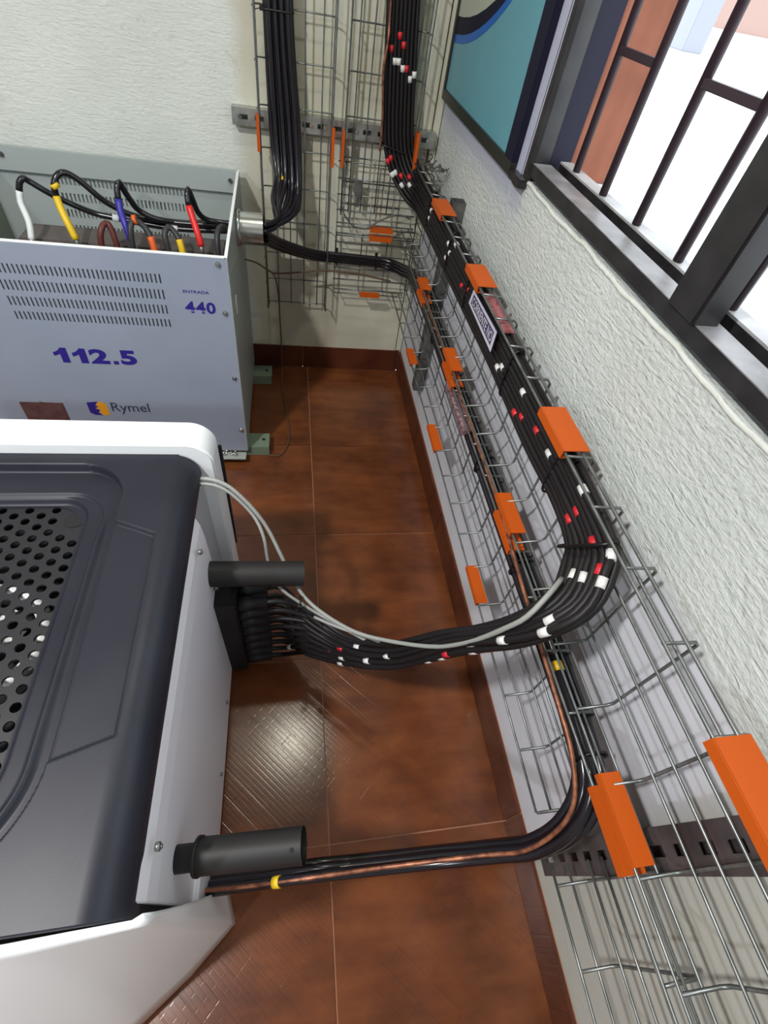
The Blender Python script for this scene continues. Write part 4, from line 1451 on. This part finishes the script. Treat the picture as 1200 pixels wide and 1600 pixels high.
nx = len(colsX)
hm = {}
for j, y in enumerate(yv):
    drop = sstep(-1.950, -1.968, y)
    for i, (x, z, flat) in enumerate(colsX):
        if flat:
            vv.append((x, y, z + cover_h(x, y)))
        else:
            zz_ = z
            xx_ = x
            if i >= nx - 3:
                zz_ -= drop * 0.018 * (i - nx + 4) / 3
            vv.append((xx_, y, zz_))
for j in range(len(yv) - 1):
    for i in range(nx - 1):
        xm = (colsX[i][0] + colsX[i + 1][0]) / 2
        ym = (yv[j] + yv[j + 1]) / 2
        if colsX[i][2] and in_grille(xm, ym):
            continue
        a = j * nx + i
        ff.append((a, a + nx, a + nx + 1, a + 1))
# front lip of the cover
nb = len(vv)
last = (len(yv) - 1) * nx
for i in range(nx):
    v = vv[last + i]
    vv.append((v[0], v[1] - 0.002, v[2] - 0.012))
for i in range(nx - 1):
    ff.append((last + i, nb + i, nb + i + 1, last + i + 1))
MB().add(vv, ff, True).build('top_cover', M['ups_black'], ups)

# perforated grille: hexagonal cells with round holes
GZ = 0.65 - 0.0385
pitch = 0.0255
hr = 0.0076
mb = MB()
vmap_v, vmap_f = [], []
cols = 1 + int((1.30 - 0.878) / (pitch * math.sqrt(3) / 2)) + 2
for c in range(cols):
    cx = -0.894 - (c - 1) * pitch * math.sqrt(3) / 2
    for r_ in range(-1, 24):
        cy = -1.404 - r_ * pitch - (pitch / 2 if c % 2 == 0 else 0)
        if cy < -1.95:
            continue
        big = math.hypot(cx + 0.903, cy + 1.429) < 0.02
        hexp = [(cx + pitch / math.sqrt(3) * math.cos(math.pi / 3 * k), cy + pitch / math.sqrt(3) * math.sin(math.pi / 3 * k)) for k in range(6)]
        rim = []
        for k in range(6):
            a, b = hexp[k], hexp[(k + 1) % 6]
            rim.append(a)
            rim.append(((a[0] + b[0]) / 2, (a[1] + b[1]) / 2))
        sd = rrect_sd(cx, cy, -2.0, -0.886, -1.915, -1.398, 0.05)
        hole = sd < -0.004 and not (math.hypot(cx + 0.903, cy + 1.429) < 0.034)
        b0 = len(vmap_v)
        if not hole:
            vmap_v += [(a, b, GZ) for a, b in hexp]
            vmap_f.append(tuple(b0 + k for k in range(6)))
            continue
        hp = [(cx + hr * math.cos(2 * math.pi * k / 12), cy + hr * math.sin(2 * math.pi * k / 12)) for k in range(12)]
        vmap_v += [(a, b, GZ) for a, b in rim] + [(a, b, GZ) for a, b in hp] + [(a, b, GZ - 0.004) for a, b in hp]
        for k in range(12):
            k2 = (k + 1) % 12
            vmap_f.append((b0 + k, b0 + k2, b0 + 12 + k2, b0 + 12 + k))
            vmap_f.append((b0 + 12 + k, b0 + 12 + k2, b0 + 24 + k2, b0 + 24 + k))
MB().add(vmap_v, vmap_f).build('vent_grille', M['ups_grille'], ups)
MB().tube([(-0.903, -1.429, GZ + 0.0002), (-0.903, -1.429, GZ + 0.0012)], 0.0165, 28).build('screw_recess', M['inner_dark'], ups)
MB().box(-1.6, -1.99, 0.50, -0.785, -1.30, 0.505).build('inner_tray', M['inner_dark'], ups)
# white fan shroud seen through the holes
for (cx, cy, rr) in [(-1.005, -1.64, 0.105)]:
    mb = MB()
    vs_, fs_ = [], []
    for i in range(40):
        a = 2 * math.pi * i / 40
        for (ra, z) in [(rr, 0.575), (rr - 0.010, 0.583), (rr - 0.020, 0.575), (rr - 0.020, 0.54), (rr, 0.54)]:
            vs_.append((cx + ra * math.cos(a), cy + ra * math.sin(a), z))
    for i in range(40):
        for k in range(5):
            fs_.append((i * 5 + k, i * 5 + (k + 1) % 5, ((i + 1) % 40) * 5 + (k + 1) % 5, ((i + 1) % 40) * 5 + k))
    mb.add(vs_, fs_, True)
    mb.build('fan_ring', M['inner_white'], ups)
    mb = MB()
    for k in range(7):
        a = 2 * math.pi * k / 7
        c0 = (cx + 0.018 * math.cos(a), cy + 0.018 * math.sin(a))
        P_ = []
        for (ra, da, z) in [(0.018, -0.5, 0.585), (0.070, -0.25, 0.590), (0.070, 0.25, 0.570), (0.018, 0.5, 0.572)]:
            P_.append((cx + ra * math.cos(a + da), cy + ra * math.sin(a + da), z))
        mb.add(P_, [(0, 1, 2, 3)])
    mb.tube([(cx, cy, 0.565), (cx, cy, 0.595)], 0.022, 20)
    mb.build('fan', M['inner_white'], ups)

# front panel: bows outward towards the floor
topc = [(-0.680, -2.010), (-0.690, -2.0145), (-0.75, -2.016), (-0.81, -2.018), (-1.0, -2.022), (-1.3, -2.026), (-1.62, -2.028)]
botc = [(-0.664, -1.966), (-0.646, -2.024), (-0.72, -2.088), (-0.805, -2.146), (-1.0, -2.215), (-1.3, -2.255), (-1.62, -2.265)]


def lerp_curve(C, t):
    t = t * (len(C) - 1)
    i = min(int(t), len(C) - 2)
    f_ = t - i
    return tuple(a + (b - a) * f_ for a, b in zip(C[i], C[i + 1]))


vs_, fs_ = [], []
NU, NV = 36, 12
for j in range(NV + 1):
    v = j / NV
    for i in range(NU + 1):
        u = i / NU
        a = lerp_curve(topc, u)
        b = lerp_curve(botc, u)
        e = v ** 1.25
        vs_.append((a[0] + (b[0] - a[0]) * v, a[1] + (b[1] - a[1]) * e, 0.641 + (0.03 - 0.641) * v))
for j in range(NV):
    for i in range(NU):
        a = j * (NU + 1) + i
        fs_.append((a, a + 1, a + NU + 2, a + NU + 1))
fp = MB().add(vs_, fs_, True)
fpo = fp.build('front_panel', M['ups_rim'], ups)
so = fpo.modifiers.new('thick', 'SOLIDIFY')
so.thickness = 0.006
so.offset = 1 if True else -1
MB().prism([(-1.60, 0.03), (-0.69, 0.03), (-0.70, 0.60), (-1.60, 0.60)], 'y', -2.010, -1.998).build('front_seal', M['inner_dark'], ups)
MB().prism([(-0.80, 0.10), (-0.672, 0.10), (-0.676, 0.30), (-0.80, 0.30)], 'y', -1.998, -1.93).build('side_ledge', M['ups_white'], ups, 0.004)
# tubes
t1 = MB().tube([(-0.69, -1.450, 0.452), (-0.492, -1.450, 0.441)], 0.0275, 28, caps=False).tube([(-0.492, -1.450, 0.441), (-0.66, -1.450, 0.450)], 0.024, 28, caps=False)
t1.tube([(-0.70, -1.450, 0.4525), (-0.60, -1.450, 0.447)], 0.0238, 28)
t1.build('tube_arm', M['tube'], ups)
t2 = MB().tube([(-0.652, -1.9475, 0.470), (-0.503, -1.954, 0.500)], 0.0245, 28, caps=False).tube([(-0.503, -1.954, 0.500), (-0.64, -1.948, 0.472)], 0.0215, 28, caps=False)
t2.tube([(-0.656, -1.947, 0.469), (-0.651, -1.9475, 0.470)], 0.0265, 28)
t2.tube([(-0.695, -1.946, 0.458), (-0.60, -1.949, 0.480)], 0.0185, 28)
t2o = t2.build('tube_arm', M['tube'], ups)
MB().tube([(-0.520, -1.960, 0.5205), (-0.520, -1.9602, 0.5212)], 0.0035, 10).build('rivet_hole', M['inner_dark'], t2o)
# screws on the side
for (yy, z) in [(-1.487, 0.585), (-1.944, 0.595)]:
    MB().tube([(-0.6872, yy, z), (-0.681, yy, z)], 0.0055, 8).tube([(-0.681, yy, z), (-0.6785, yy, z)], 0.003, 8).build('screw', M['galv'], ups)
for (yy, z) in [(-1.60, 0.10), (-1.76, 0.10)]:
    MB().tube([(-0.684, yy, z), (-0.678, yy, z)], 0.004, 8).build('screw', M['galv'], ups)
MB().tube([(-0.686, -1.452, 0.400), (-0.676, -1.452, 0.400)], 0.007, 8).build('screw', M['galv'], ups)
# connector block with glands
blk = MB().box(-0.690, -1.490, 0.025, -0.640, -1.412, 0.385).build('connector_block', M['block'], ups, 0.003)
for k in range(8):
    for l_ in range(2):
        gz = 0.352 - 0.0415 * k
        gy = -1.432 - 0.036 * l_
        MB().tube([(-0.642, gy, gz), (-0.612, gy, gz), (-0.608, gy, gz), (-0.575, gy, gz)], [0.0165, 0.0165, 0.0125, 0.011], 12).build('gland', M['block'], blk)
MB().tube([(-0.655, -1.425, 0.400), (-0.625, -1.425, 0.400)], 0.014, 14).build('blue_plug', M['blue'], ups)
for (x, y) in [(-0.74, -1.36), (-0.74, -1.94), (-1.55, -1.36), (-1.55, -1.94)]:
    MB().tube([(x, y, 0.0), (x, y, 0.04)], 0.022, 14).build('foot', M['block'], ups)
